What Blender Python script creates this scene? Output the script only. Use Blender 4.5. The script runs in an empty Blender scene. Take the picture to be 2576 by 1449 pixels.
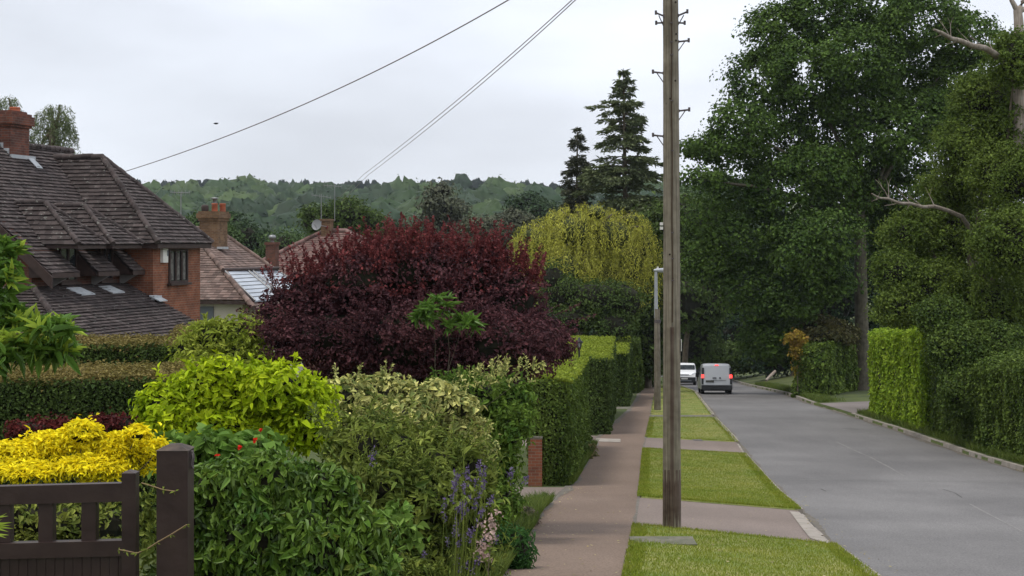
import bpy, bmesh, math, random
import numpy as np
from mathutils import Vector, Matrix
S = bpy.context.scene
R = math.radians
random.seed(7)
F, U0, V0 = 4000.0, 1288.0, 620.0        # focal length in photo pixels (2576 wide), horizon row

# ---------------------------------------------------------------- camera
cam = bpy.data.objects.new("camera", bpy.data.cameras.new("camera"))
S.collection.objects.link(cam); S.camera = cam
cam.location = (0, 0, 0); cam.rotation_euler = (R(90), 0, 0)
cam.data.sensor_width = 36; cam.data.lens = 36 * F / 2576
cam.data.shift_y = -(724.5 - V0) / 2576
cam.data.clip_start = 0.3; cam.data.clip_end = 6000

# ---------------------------------------------------------------- sky and sun (bright overcast)
W = bpy.data.worlds.new("World"); S.world = W; W.use_nodes = True
nt = W.node_tree; N = nt.nodes; LK = nt.links
for n in list(N): N.remove(n)
out = N.new('ShaderNodeOutputWorld'); bg = N.new('ShaderNodeBackground')
sky = N.new('ShaderNodeTexSky'); sky.sky_type = 'NISHITA'; sky.sun_disc = False
SUN = Vector((-.33, -.14, .93)).normalized()
sky.sun_elevation = math.asin(SUN.z); sky.sun_rotation = math.atan2(SUN.x, SUN.y) % (2 * math.pi)
tc = N.new('ShaderNodeTexCoord'); mp = N.new('ShaderNodeMapping'); mp.inputs['Scale'].default_value = (2.2, 2.2, 7.5)
n1 = N.new('ShaderNodeTexNoise'); n1.inputs['Scale'].default_value = 1.3; n1.inputs['Detail'].default_value = 5; n1.inputs['Roughness'].default_value = .5
cr = N.new('ShaderNodeValToRGB'); cr.color_ramp.elements[0].position = .36; cr.color_ramp.elements[1].position = .64
cr.color_ramp.elements[0].color = (6.1, 6.35, 6.95, 1); cr.color_ramp.elements[1].color = (8.1, 8.5, 9.3, 1)
# broad brightening of the cloud sheet to the right and upwards
sx = N.new('ShaderNodeSeparateXYZ')
ad = N.new('ShaderNodeMath'); ad.operation = 'MULTIPLY_ADD'; ad.inputs[1].default_value = .45; ad.inputs[2].default_value = 1.0
ad2 = N.new('ShaderNodeMath'); ad2.operation = 'MULTIPLY_ADD'; ad2.inputs[1].default_value = .35
vm = N.new('ShaderNodeVectorMath'); vm.operation = 'SCALE'
mix = N.new('ShaderNodeMix'); mix.data_type = 'RGBA'; mix.inputs['Factor'].default_value = .93
LK.new(tc.outputs['Generated'], mp.inputs['Vector']); LK.new(mp.outputs[0], n1.inputs['Vector']); LK.new(n1.outputs['Fac'], cr.inputs[0])
LK.new(tc.outputs['Generated'], sx.inputs[0]); LK.new(sx.outputs['X'], ad.inputs[0])
LK.new(sx.outputs['Z'], ad2.inputs[0]); LK.new(ad.outputs[0], ad2.inputs[2])
LK.new(cr.outputs[0], vm.inputs[0]); LK.new(ad2.outputs[0], vm.inputs['Scale'])
LK.new(sky.outputs[0], mix.inputs['A']); LK.new(vm.outputs[0], mix.inputs['B'])
LK.new(mix.outputs['Result'], bg.inputs['Color']); bg.inputs['Strength'].default_value = .092
LK.new(bg.outputs[0], out.inputs['Surface'])
sl = bpy.data.lights.new("sun", 'SUN'); sl.energy = 1.5; sl.angle = R(14); sl.color = (1, .96, .88)
so = bpy.data.objects.new("sun", sl); S.collection.objects.link(so)
so.rotation_euler = SUN.to_track_quat('Z', 'Y').to_euler()   # soft light from high on the left
S.view_settings.view_transform = 'Standard'; S.view_settings.look = 'None'
S.view_settings.exposure = 0.45; S.view_settings.gamma = 1
S.render.engine = 'CYCLES'
S.cycles.max_bounces = 6; S.cycles.transparent_max_bounces = 8

# ---------------------------------------------------------------- helpers
def P3(U, V, Y): return np.array([(U - U0) / F * Y, Y, -(V - V0) / F * Y])
def mat(name, col, rough=.8, noise=None, col2=None, scale=5, island=0, trans=0, spec=.3, bump=0, metal=0, emit=None, detail=4, clump=0):
    m = bpy.data.materials.new(name); m.use_nodes = True
    t = m.node_tree; ns = t.nodes; lk = t.links; b = ns['Principled BSDF']
    b.inputs['Roughness'].default_value = rough; b.inputs['Specular IOR Level'].default_value = spec
    b.inputs['Metallic'].default_value = metal
    c = ns.new('ShaderNodeRGB'); c.outputs[0].default_value = (*col, 1); o = c.outputs[0]
    tcn = ns.new('ShaderNodeTexCoord')
    if col2 is not None:
        nz = ns.new('ShaderNodeTexNoise'); nz.inputs['Scale'].default_value = scale; nz.inputs['Detail'].default_value = detail
        lk.new(tcn.outputs['Object'], nz.inputs['Vector'])
        mr = ns.new('ShaderNodeMapRange'); mr.inputs[1].default_value = .35; mr.inputs[2].default_value = .65
        lk.new(nz.outputs['Fac'], mr.inputs[0])
        mx = ns.new('ShaderNodeMix'); mx.data_type = 'RGBA'
        f = mr.outputs[0]
        if island:
            g = ns.new('ShaderNodeNewGeometry'); aa = ns.new('ShaderNodeMath'); aa.operation = 'MULTIPLY_ADD'
            aa.inputs[1].default_value = clump or .4
            bb = ns.new('ShaderNodeMath'); bb.operation = 'MULTIPLY'; bb.inputs[1].default_value = 1 - (clump or .4)
            lk.new(g.outputs['Random Per Island'], bb.inputs[0]); lk.new(mr.outputs[0], aa.inputs[0]); lk.new(bb.outputs[0], aa.inputs[2]); f = aa.outputs[0]
        lk.new(f, mx.inputs['Factor']); lk.new(o, mx.inputs['A']); mx.inputs['B'].default_value = (*col2, 1); o = mx.outputs['Result']
    if island:
        g = ns.new('ShaderNodeNewGeometry'); mr = ns.new('ShaderNodeMapRange')
        mr.inputs[3].default_value = 1 - island; mr.inputs[4].default_value = 1 + island
        wn = ns.new('ShaderNodeTexWhiteNoise'); wn.noise_dimensions = '1D'
        lk.new(g.outputs['Random Per Island'], wn.inputs['W']); lk.new(wn.outputs['Value'], mr.inputs[0])
        vmn = ns.new('ShaderNodeVectorMath'); vmn.operation = 'SCALE'; lk.new(o, vmn.inputs[0]); lk.new(mr.outputs[0], vmn.inputs['Scale']); o = vmn.outputs[0]
    lk.new(o, b.inputs['Base Color'])
    if bump:
        nb = ns.new('ShaderNodeTexNoise'); nb.inputs['Scale'].default_value = scale * 3; nb.inputs['Detail'].default_value = 6
        lk.new(tcn.outputs['Object'], nb.inputs['Vector']); bn = ns.new('ShaderNodeBump'); bn.inputs['Strength'].default_value = bump; bn.inputs['Distance'].default_value = .03
        lk.new(nb.outputs['Fac'], bn.inputs['Height']); lk.new(bn.outputs[0], b.inputs['Normal'])
    if trans:
        tr = ns.new('ShaderNodeBsdfTranslucent'); lk.new(o, tr.inputs['Color'])
        ms = ns.new('ShaderNodeMixShader'); ms.inputs[0].default_value = trans
        lk.new(b.outputs[0], ms.inputs[1]); lk.new(tr.outputs[0], ms.inputs[2]); lk.new(ms.outputs[0], ns['Material Output'].inputs['Surface'])
    if emit:
        b.inputs['Emission Color'].default_value = (*emit[:3], 1); b.inputs['Emission Strength'].default_value = emit[3]
    return m
def leaf(name, c1, c2, scale=1.2, isl=.4, trans=.3, rough=.6, clump=.45, spec=.13):
    return mat(name, c1, rough, col2=c2, scale=scale, island=isl, trans=trans, spec=spec, clump=clump, detail=2)

class MB:
    """collects geometry (world coordinates) for ONE mesh object"""
    def __init__(s): s.v = []; s.f = []; s.m = []; s.n = 0; s.sm = []
    def add(s, verts, faces, mi=0, smooth=False):
        verts = np.asarray(verts, dtype=np.float64).reshape(-1, 3)
        if isinstance(faces, np.ndarray): s.f.append((faces + s.n)); k = len(faces)
        else:
            groups = {}
            for f in faces: groups.setdefault(len(f), []).append(f)
            k = 0
            for g in groups.values(): s.f.append(np.array(g) + s.n); s.m.append(np.full(len(g), mi)); s.sm.append(np.full(len(g), smooth))
            s.v.append(verts); s.n += len(verts); return s
        s.m.append(np.full(k, mi)); s.sm.append(np.full(k, smooth)); s.v.append(verts); s.n += len(verts); return s
    def box(s, c, size, mi=0, rot=None, taper=1):
        h = np.array(size) / 2
        v = np.array([[x * (taper if z > 0 else 1), y * (taper if z > 0 else 1), z] for z in (-1, 1) for y in (-1, 1) for x in (-1, 1)]) * h
        if rot is not None: v = v @ np.array(rot).T
        return s.add(v + np.array(c), [(0, 2, 3, 1), (4, 5, 7, 6), (0, 1, 5, 4), (2, 6, 7, 3), (1, 3, 7, 5), (0, 4, 6, 2)], mi)
    def tube(s, pts, rad, n=8, mi=0, cap=True, smooth=True):
        pts = [np.array(p, float) for p in pts]
        rad = [rad] * len(pts) if np.isscalar(rad) else rad
        vs = []; 
        for i, p in enumerate(pts):
            d = pts[min(i + 1, len(pts) - 1)] - pts[max(i - 1, 0)]; d /= np.linalg.norm(d) + 1e-9
            a = np.cross(d, [0, 0, 1] if abs(d[2]) < .9 else [1, 0, 0]); a /= np.linalg.norm(a); b = np.cross(d, a)
            for k in range(n): t = 2 * math.pi * k / n; vs.append(p + rad[i] * (math.cos(t) * a + math.sin(t) * b))
        fs = [(i * n + k, i * n + (k + 1) % n, (i + 1) * n + (k + 1) % n, (i + 1) * n + k) for i in range(len(pts) - 1) for k in range(n)]
        s.add(vs, fs, mi, smooth)
        if cap:
            s.add(vs[:n], [tuple(range(n))], mi); s.add(vs[-n:], [tuple(range(n))[::-1]], mi)
        return s
    def lathe(s, c, prof, n=16, mi=0, smooth=True):
        vs = [(c[0] + r * math.cos(2 * math.pi * k / n), c[1] + r * math.sin(2 * math.pi * k / n), c[2] + z) for r, z in prof for k in range(n)]
        fs = [(i * n + k, i * n + (k + 1) % n, (i + 1) * n + (k + 1) % n, (i + 1) * n + k) for i in range(len(prof) - 1) for k in range(n)]
        return s.add(vs, fs, mi, smooth)
    def poly(s, pts, mi=0): return s.add(pts, [tuple(range(len(pts)))], mi)
    def prism(s, pts, d, mi=0):
        n = len(pts); a = [np.array(p, float) for p in pts]; b = [p + np.array(d) for p in a]
        return s.add(a + b, [tuple(range(n))[::-1], tuple(range(n, 2 * n))] + [(i, (i + 1) % n, n + (i + 1) % n, n + i) for i in range(n)], mi)
    def build(s, name, mats, parent=None, origin=None):
        mats = mats if isinstance(mats, (list, tuple)) else [mats]
        v = np.concatenate(s.v)
        if parent is not None:
            off = np.array(wloc(parent))
        else: off = np.array(origin if origin is not None else (v[:, 0].mean(), v[:, 1].mean(), v[:, 2].min()))
        v = v - off
        me = bpy.data.meshes.new(name); me.vertices.add(len(v)); me.vertices.foreach_set('co', v.astype(np.float32).ravel())
        tot = np.concatenate([np.full(len(f), f.shape[1]) for f in s.f]); idx = np.concatenate([f.ravel() for f in s.f])
        me.loops.add(len(idx)); me.loops.foreach_set('vertex_index', idx.astype(np.int32))
        me.polygons.add(len(tot)); st = np.concatenate([[0], np.cumsum(tot)[:-1]])
        me.polygons.foreach_set('loop_start', st.astype(np.int32))
        try: me.polygons.foreach_set('loop_total', tot.astype(np.int32))
        except Exception: pass
        me.polygons.foreach_set('material_index', np.concatenate(s.m).astype(np.int32))
        me.polygons.foreach_set('use_smooth', np.concatenate(s.sm).astype(bool))
        me.update(calc_edges=True)
        for m in mats: me.materials.append(m)
        o = bpy.data.objects.new(name, me); S.collection.objects.link(o)
        if parent is not None: o.parent = parent
        else: o.location = off
        return o
def wloc(o):
    l = Vector((0, 0, 0))
    while o is not None: l += o.location; o = o.parent
    return tuple(l)
def tag(o, label=None, cat=None, group=None, kind=None):
    if label: o['label'] = label
    if cat: o['category'] = cat
    if group: o['group'] = group
    if kind: o['kind'] = kind
    return o
def thing(name, label, cat, loc, group=None):
    o = bpy.data.objects.new(name, None); S.collection.objects.link(o); o.location = tuple(float(a) for a in loc); o.empty_display_size = .3
    return tag(o, label, cat, group)

# ---------------------------------------------------------------- heights of the place
ty = np.arange(-40, 1700, .5)
zk = np.interp(ty, [-40, 0, 10, 18, 26.7, 40, 55, 78, 97.5, 125, 150, 200, 300, 400, 600, 950, 1200, 1700],
               [3.1, -1.6, -2.76, -3.70, -4.73, -6.0, -7.05, -8.05, -9.0, -10.85, -12.5, -15, -18, -12.5, 3, 25.5, 27, 20])
ker = np.hanning(15); ker /= ker.sum(); zk = np.convolve(np.pad(zk, 7, mode='edge'), ker, mode='valid')
ck = np.interp(ty, [0, 35, 57, 75, 100, 130], [.3, .3, .22, .09, .06, .06])
def zp(y): return np.interp(y, ty, zk)             # footpath level
def zr(y): return np.interp(y, ty, zk - ck)        # road level
def on(U, V, zf):                                   # plan point of a photo pixel on that surface
    a, b = 6.0, 160.0
    t = (V - V0) / F
    for _ in range(50):
        m = (a + b) / 2
        if -zf(m) / m > t: a = m
        else: b = m
    return ((U - U0) / F * a, a)
def curve(pts):                                     # X as a smooth function of Y
    pts = sorted(pts, key=lambda p: p[1]); ys = np.arange(-40, 400, .5)
    xs = np.interp(ys, [p[1] for p in pts], [p[0] for p in pts])
    # straight on at both ends
    s0 = (pts[1][0] - pts[0][0]) / (pts[1][1] - pts[0][1]); xs = np.where(ys < pts[0][1], pts[0][0] + (ys - pts[0][1]) * s0, xs)
    s1 = (pts[-1][0] - pts[-2][0]) / (pts[-1][1] - pts[-2][1]); xs = np.where(ys > pts[-1][1], pts[-1][0] + (ys - pts[-1][1]) * s1, xs)
    k = np.hanning(13); k /= k.sum(); xs = np.convolve(np.pad(xs, 6, mode='edge'), k, mode='valid')
    return lambda y: np.interp(y, ys, xs)
PL = curve([on(1250, 1449, zp), on(1350, 1290, zp), on(1440, 1215, zp), on(1500, 1105, zp), on(1585, 1030, zp), on(1605, 1000, zp), (10.0, 122), (12.5, 150)])
PR = curve([on(1578, 1449, zp), on(1600, 1320, zp), on(1610, 1250, zp), on(1620, 1130, zp), on(1637, 1050, zp), on(1645, 1000, zp), (11.3, 122), (13.6, 150)])
KL = curve([on(2165, 1430, zr), on(2110, 1385, zr), on(2010, 1282, zr), on(1855, 1110, zr), on(1800, 1052, zr), on(1745, 985, zr), (12.7, 122), (14.6, 150), (15.5, 175)])
KR = curve([on(2576, 1186, zr), on(2430, 1142, zr), on(2260, 1084, zr), on(2170, 1056, zr), on(2040, 1016, zr), on(1960, 988, zr), (18.2, 122), (20.3, 150), (21.5, 175)])
def gz(x, y):                                        # finished ground level anywhere
    x = np.asarray(x, float); y = np.asarray(y, float)
    zpp, zrr, pr, kl, kr = zp(y), zr(y), PR(y), KL(y), KR(y)
    t = np.clip((x - pr) / np.maximum(kl - pr, .1), 0, 1)
    return np.where(x > kr, zrr + .1 + np.clip(x - kr, 0, 12) * .03, np.where(x > kl, zrr, zpp + (zrr + .09 - zpp) * t))

# ---------------------------------------------------------------- setting materials
M = {}
M['soil'] = mat('soil_and_grass', (.045, .06, .018), .95, col2=(.075, .095, .022), scale=.8, bump=.5)
M['grass'] = mat('mown_grass', (.125, .17, .03), .9, col2=(.24, .23, .07), scale=.9, bump=.8, detail=8)
M['blade'] = leaf('grass_blade', (.13, .195, .014), (.29, .3, .045), scale=1.1, isl=.3, trans=.3, rough=.6)
M['rough'] = leaf('rough_grass_blade', (.07, .12, .02), (.14, .17, .035), scale=.9, isl=.35, trans=.25)
M['hilly'] = mat('hill_ground', (.03, .05, .02), .95, col2=(.04, .06, .02), scale=.02)

def asphalt(name, c1, c2, sp, crack=0):
    m = mat(name, c1, .88, col2=c2, scale=.22, bump=.25, detail=8, spec=.25)
    t = m.node_tree; ns = t.nodes; lk = t.links; b = ns['Principled BSDF']
    src = b.inputs['Base Color'].links[0].from_socket
    tcn = ns.new('ShaderNodeTexCoord'); nz = ns.new('ShaderNodeTexNoise'); nz.inputs['Scale'].default_value = 38; nz.inputs['Detail'].default_value = 3
    mpn = ns.new('ShaderNodeMapping'); mpn.inputs['Scale'].default_value = (1, .45, 1)
    lk.new(tcn.outputs['Object'], mpn.inputs[0]); lk.new(mpn.outputs[0], nz.inputs['Vector'])
    mr = ns.new('ShaderNodeMapRange'); mr.inputs[1].default_value = .3; mr.inputs[2].default_value = .7; mr.inputs[3].default_value = 1 - sp; mr.inputs[4].default_value = 1 + sp
    lk.new(nz.outputs['Fac'], mr.inputs[0])
    nz2 = ns.new('ShaderNodeTexNoise'); nz2.inputs['Scale'].default_value = 2.2; nz2.inputs['Detail'].default_value = 6
    mp2 = ns.new('ShaderNodeMapping'); mp2.inputs['Scale'].default_value = (.9, .12, 1); mp2.inputs['Rotation'].default_value = (0, 0, R(-6))
    lk.new(tcn.outputs['Object'], mp2.inputs[0]); lk.new(mp2.outputs[0], nz2.inputs['Vector'])
    mr2 = ns.new('ShaderNodeMapRange'); mr2.inputs[1].default_value = .3; mr2.inputs[2].default_value = .7; mr2.inputs[3].default_value = .95; mr2.inputs[4].default_value = 1.045
    lk.new(nz2.outputs['Fac'], mr2.inputs[0])
    mu = ns.new('ShaderNodeMath'); mu.operation = 'MULTIPLY'; lk.new(mr.outputs[0], mu.inputs[0]); lk.new(mr2.outputs[0], mu.inputs[1])
    vv = ns.new('ShaderNodeVectorMath'); vv.operation = 'SCALE'; lk.new(src, vv.inputs[0]); lk.new(mu.outputs[0], vv.inputs['Scale'])
    lk.new(vv.outputs[0], b.inputs['Base Color'])
    return m
M['road'] = asphalt('worn_asphalt', (.125, .119, .116), (.17, .162, .157), .3)
M['path'] = asphalt('reddish_path_tarmac', (.142, .1, .074), (.178, .128, .097), .25)
M['drive'] = asphalt('crossover_tarmac', (.16, .125, .105), (.2, .158, .135), .2)
M['drive2'] = asphalt('drive_tarmac', (.15, .13, .12), (.2, .17, .16), .15)
M['kerb'] = mat('kerb_concrete', (.33, .29, .25), .9, col2=(.24, .215, .18), scale=3, bump=.5)
M['conc'] = mat('old_concrete', (.17, .155, .12), .9, col2=(.11, .11, .075), scale=6, bump=.6)
M['pale'] = mat('pale_joint', (.215, .205, .195), .9, col2=(.165, .158, .15), scale=6)
M['iron'] = mat('cast_iron', (.09, .08, .075), .7, col2=(.13, .12, .11), scale=20)

# ---------------------------------------------------------------- ground
ys = list(np.arange(-15, 160, 1.0)) + list(np.arange(160, 400, 10.0)) + list(np.arange(400, 1650, 50.0))
v = []; cols = 0
rngz = np.random.default_rng(3)
for y in ys:
    l, p, kl, kr = PL(y), PR(y), KL(y), KR(y)
    w = 1 if y < 160 else 1 + (y - 160) / 300
    row = [l - o * w for o in (700, 300, 120, 60, 40, 25, 15, 8, 4, 1.5, .12)] + [l + .02, (p + l) / 2, p, (p + kl) / 2, kl, (kl + kr) / 2, kr, kr + .02] + [kr + o * w for o in (.35, 1, 2, 4, 7, 12, 20, 35, 60, 120, 300, 700)]
    for i, x in enumerate(row):
        z = float(gz(x, y))
        if 11 <= i <= 17 and y < 165: z -= .14
        v.append((x, y, z))
    cols = len(row)
f = np.array([(r * cols + c, r * cols + c + 1, (r + 1) * cols + c + 1, (r + 1) * cols + c) for r in range(len(ys) - 1) for c in range(cols - 1)])
tag(MB().add(v, f, 0, True).build('ground', M['soil']), kind='structure')

def ribbon(name, xa, xb, y0, y1, zf, m, nx=4, step=.5, dz=0.0, kind='structure', jit=0):
    yy = np.arange(y0, y1 + .01, step); vs = []
    for y in yy:
        a, b = xa(y), xb(y)
        for k in range(nx + 1):
            x = a + (b - a) * k / nx
            if jit and k in (0, nx): x += random.uniform(-jit, jit)
            vs.append((x, y, zf(x, y) + dz))
    n = nx + 1
    fs = np.array([(r * n + c, r * n + c + 1, (r + 1) * n + c + 1, (r + 1) * n + c) for r in range(len(yy) - 1) for c in range(nx)])
    return tag(MB().add(vs, fs, 0, True).build(name, m), kind=kind)
ribbon('road', KL, KR, -12, 163, lambda x, y: zr(y), M['road'], nx=8)
ribbon('footpath', lambda y: PL(y) - .1, PR, -12, 130, lambda x, y: zp(y) + .0, M['path'], jit=.03)
# crossovers and grass verges between path and road
def pt(U, V): return on(U, V, zp)[1]
def kt(U, V): return on(U, V, zr)[1]
CX = [((8, 8), (6.5, 6.5)), ((pt(1600, 1322), pt(1610, 1252)), (kt(2110, 1388), kt(2004, 1296))),
      ((pt(1618, 1129), pt(1622, 1101)), (kt(1872, 1149), kt(1851, 1119))),
      ((pt(1637, 1051), pt(1640, 1044)), (kt(1798, 1056), kt(1793, 1049))), ((120, 120), (120, 120))]
def patch(name, plo, phi, klo, khi, m, dz, kind='structure', nu=10, nv=24, edge=.0, drop=0):
    vs = []
    for j in range(nv + 1):
        t = j / nv
        for i in range(nu + 1):
            u = i / nu; lo = plo + (klo - plo) * u; hi = phi + (khi - phi) * u; y = lo + (hi - lo) * t
            xa, xb = PR(y), KL(y) - .13
            x = xa + (xb - xa) * u
            e = edge if (i in (0, nu) or j in (0, nv)) else 0
            x += random.uniform(-e, e); y2 = y + random.uniform(-e, e)
            z = float(gz(x, y2)) + dz
            if edge and (i in (0, nu) or j in (0, nv)): z -= dz * .9
            vs.append((x, y2, z))
    n = nu + 1
    fs = np.array([(r * n + c, r * n + c + 1, (r + 1) * n + c + 1, (r + 1) * n + c) for r in range(nv) for c in range(nu)])
    return tag(MB().add(vs, fs, 0, True).build(name, m), kind=kind)
for i in range(1, 4):
    (a, b), (c, d) = CX[i]
    patch('driveway_crossing', a, b, c, d, M['drive'] if i < 3 else M['conc'], .002)
segs = []
for i in range(4):
    a, c = CX[i][0][1], CX[i][1][1]; b, d = CX[i + 1][0][0], CX[i + 1][1][0]
    patch('grass_verge', a, b, c, d, M['grass'], .05, nv=int(max(10, (b - a) * 2)), nu=14, edge=.05); segs.append((a, b, c, d))
# kerbs
def kerb(name, fx, side, y0, y1, gaps=()):
    mb = MB(); y = y0
    while y < y1:
        y2 = y + .9
        up = .13
        for g0, g1 in gaps:
            if g0 - .3 < (y + y2) / 2 < g1 + .3: up = .02
        a, b = fx(y + .015), fx(y2 - .015); w = .17 * side
        za, zb = zr(y) , zr(y2)
        ja = random.uniform(-.012, .012); jz = random.uniform(-.006, .01)
        vs = [(a + ja, y + .015, za - .1), (a + w, y + .015, za - .1), (a + w, y + .015, za + up + jz), (a + ja + .02 * side, y + .015, za + up + jz),
              (b + ja, y2 - .015, zb - .1), (b + w, y2 - .015, zb - .1), (b + w, y2 - .015, zb + up + jz), (b + ja + .02 * side, y2 - .015, zb + up + jz)]
        mb.add(vs, [(0, 1, 2, 3), (7, 6, 5, 4), (0, 3, 7, 4), (3, 2, 6, 7), (2, 1, 5, 6)]); y = y2
    return tag(mb.build(name, M['kerb']), kind='structure')
kerb('kerb', KL, -1, 6, 118, [CX[i][1] for i in (1, 2, 3)])
kerb('kerb', KR, 1, 25, 150, [(76, 85)])
# driveways off the path and off the road
def flat(name, pts, m, dz=.006, sub=6):
    p = [np.array(q, float) for q in pts]; vs = []
    for j in range(sub + 1):
        for i in range(sub + 1):
            u, t = i / sub, j / sub
            q = (p[0] * (1 - u) + p[1] * u) * (1 - t) + (p[3] * (1 - u) + p[2] * u) * t
            vs.append((q[0], q[1], float(gz(q[0], q[1])) + dz))
    n = sub + 1
    fs = np.array([(r * n + c, r * n + c + 1, (r + 1) * n + c + 1, (r + 1) * n + c) for r in range(sub) for c in range(sub)])
    return tag(MB().add(vs, fs, 0, True).build(name, m), kind='structure')
flat('driveway', [(-7, 33.4), (PL(33.5) - .05, 33.4), (PL(38.6) - .05, 38.7), (-7, 38.9)], M['drive'], dz=.012)
flat('driveway', [(-3, 56.6), (PL(57) - .05, 56.6), (PL(61) - .05, 61.5), (-3, 61.7)], M['drive'], dz=.012)
flat('driveway', [(0, 79.2), (PL(79) - .05, 79.2), (PL(82) - .05, 81.4), (0, 81.4)], M['conc'], dz=.012)
flat('driveway', [(KR(76) + .13, 75.6), (KR(76) + 8, 76.5), (KR(86) + 8, 86), (KR(85) + .13, 84.4)], M['drive2'], dz=.012)
# joints in the road surface (worn pale lines of old repairs)
def strip_on_road(pts, w, name='road_joint'):
    mb = MB(); P = [on(U, V, zr) for U, V in pts]; Q = []
    for (a, b) in zip(P[:-1], P[1:]):
        n = max(2, int(abs(b[1] - a[1]) + abs(b[0] - a[0])) * 2)
        Q += [(a[0] + (b[0] - a[0]) * k / n, a[1] + (b[1] - a[1]) * k / n) for k in range(n)]
    Q.append(P[-1])
    vs = []
    for i, q in enumerate(Q):
        d = np.array(Q[min(i + 1, len(Q) - 1)]) - np.array(Q[max(i - 1, 0)]); d /= np.linalg.norm(d); nrm = np.array([-d[1], d[0]]); ww = w * random.uniform(.35, 1)
        for s_ in (-1, 1): vs.append((q[0] + nrm[0] * s_ * ww, q[1] + nrm[1] * s_ * ww, float(zr(q[1] + nrm[1] * s_ * ww)) + .004))
    fs = [(2 * i, 2 * i + 1, 2 * i + 3, 2 * i + 2) for i in range(len(Q) - 1)]
    return tag(mb.add(vs, fs).build(name, M['pale']), kind='structure')
strip_on_road([(1992, 1206), (2200, 1209), (2400, 1211), (2570, 1213)], .05)
strip_on_road([(2105, 1112), (2190, 1150), (2240, 1177), (2275, 1198)], .04)
strip_on_road([(2440, 1268), (2500, 1300), (2570, 1336)], .035)
def ragged(name, fx, a, b, y0, y1, m, dz, seed, zf):
    rg = np.random.default_rng(seed); yy = np.arange(y0, y1, .25); n = len(yy); w = np.interp(yy, yy[::6], rg.uniform(.3, 1, len(yy[::6]))) * rg.uniform(.75, 1.1, n); vs = []
    for y, k in zip(yy, w): x0 = fx(y) + a; x1 = x0 + (b - a) * k; vs += [(x0, y, zf(y) + dz), (x1, y, zf(y) + dz)]
    return tag(MB().add(vs, [(2 * i, 2 * i + 1, 2 * i + 3, 2 * i + 2) for i in range(n - 1)]).build(name, m), kind='structure')
M['dirt'] = mat('gutter_dirt', (.1, .085, .065), .95, col2=(.15, .135, .115), scale=5, bump=.4)
ragged('gutter_dirt', KR, -.01, -.34, 26, 130, M['dirt'], .005, 1, zr); ragged('gutter_dirt', KL, .01, .22, 18, 118, M['dirt'], .005, 2, zr)
ragged('path_edge_dirt', PR, -.0, -.1, 17, 110, M['dirt'], .005, 3, zp); ragged('path_edge_dirt', PL, -.1, .2, 17, 110, M['dirt'], .005, 4, zp)
M['crack'] = mat('tar_crack', (.06, .056, .052), .9)
def crack(pts, w):
    o = strip_on_road(pts, w, 'road_crack'); o.data.materials.clear(); o.data.materials.append(M['crack'])
crack([(2150, 1154), (2190, 1156), (2216, 1155)], .03); crack([(2372, 1231), (2402, 1240), (2420, 1252)], .02); crack([(2120, 1078), (2160, 1080)], .05); crack([(2530, 1297), (2552, 1298)], .02)
crack([(2065, 1230), (2078, 1236)], .04)
# old patch in the road, and leaf litter
0 and flat('road_patch', [on(2080, 1300, zr), on(2250, 1304, zr), on(2570, 1420, zr), on(2240, 1416, zr)], M['patch'] if 'patch' in M else asphalt('patched_asphalt', (.145, .139, .134), (.17, .163, .157), .22), dz=.006, sub=10)
rg = np.random.default_rng(77); lit = []
for k in range(1500):
    y = rg.uniform(17, 110) if k % 3 else rg.uniform(17, 40); c = int(rg.integers(5)); x = [KR(y) - abs(rg.normal(0, .3)), KL(y) + abs(rg.normal(0, .25)), PL(y) + abs(rg.normal(0, .3)), rg.uniform(PL(y), PR(y)), rg.uniform(PR(y), KL(y))][c]
    z = float(zr(y) if c < 2 else (zp(y) if c < 4 else gz(x, y) + .07)) + .012; a = rg.uniform(0, 6.28); r = rg.uniform(.012, .03); u = np.array([math.cos(a), math.sin(a), rg.uniform(-.2, .3)]) * r; w = np.array([-math.sin(a), math.cos(a), rg.uniform(-.2, .3)]) * r * .6; p = np.array([x, y, z]); lit += [p - u, p + w, p + u, p - w]
tag(MB().add(np.array(lit), np.arange(len(lit)).reshape(-1, 4)).build('leaf_litter', leaf('dry_fallen_leaf', (.2, .14, .06), (.3, .27, .14), 3, .5, .1)), 'scattered dry leaves and petals on the path and along the kerbs', 'leaf litter', kind='stuff')
# paler slabs at the crossings
for q in ([(1500, 1103), (1561, 1105), (1561, 1113), (1497, 1111)], [(2004, 1300), (2030, 1302), (2112, 1386), (2060, 1372)]):
    f_ = zr if q[0][0] > 1700 else zp; pp = [on(a, b, f_) for a, b in q]
    flat('paving_slab', [(x - (.15 if f_ is zr else 0), y) for x, y in pp], M['kerb'], dz=.012, sub=3)
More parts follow.
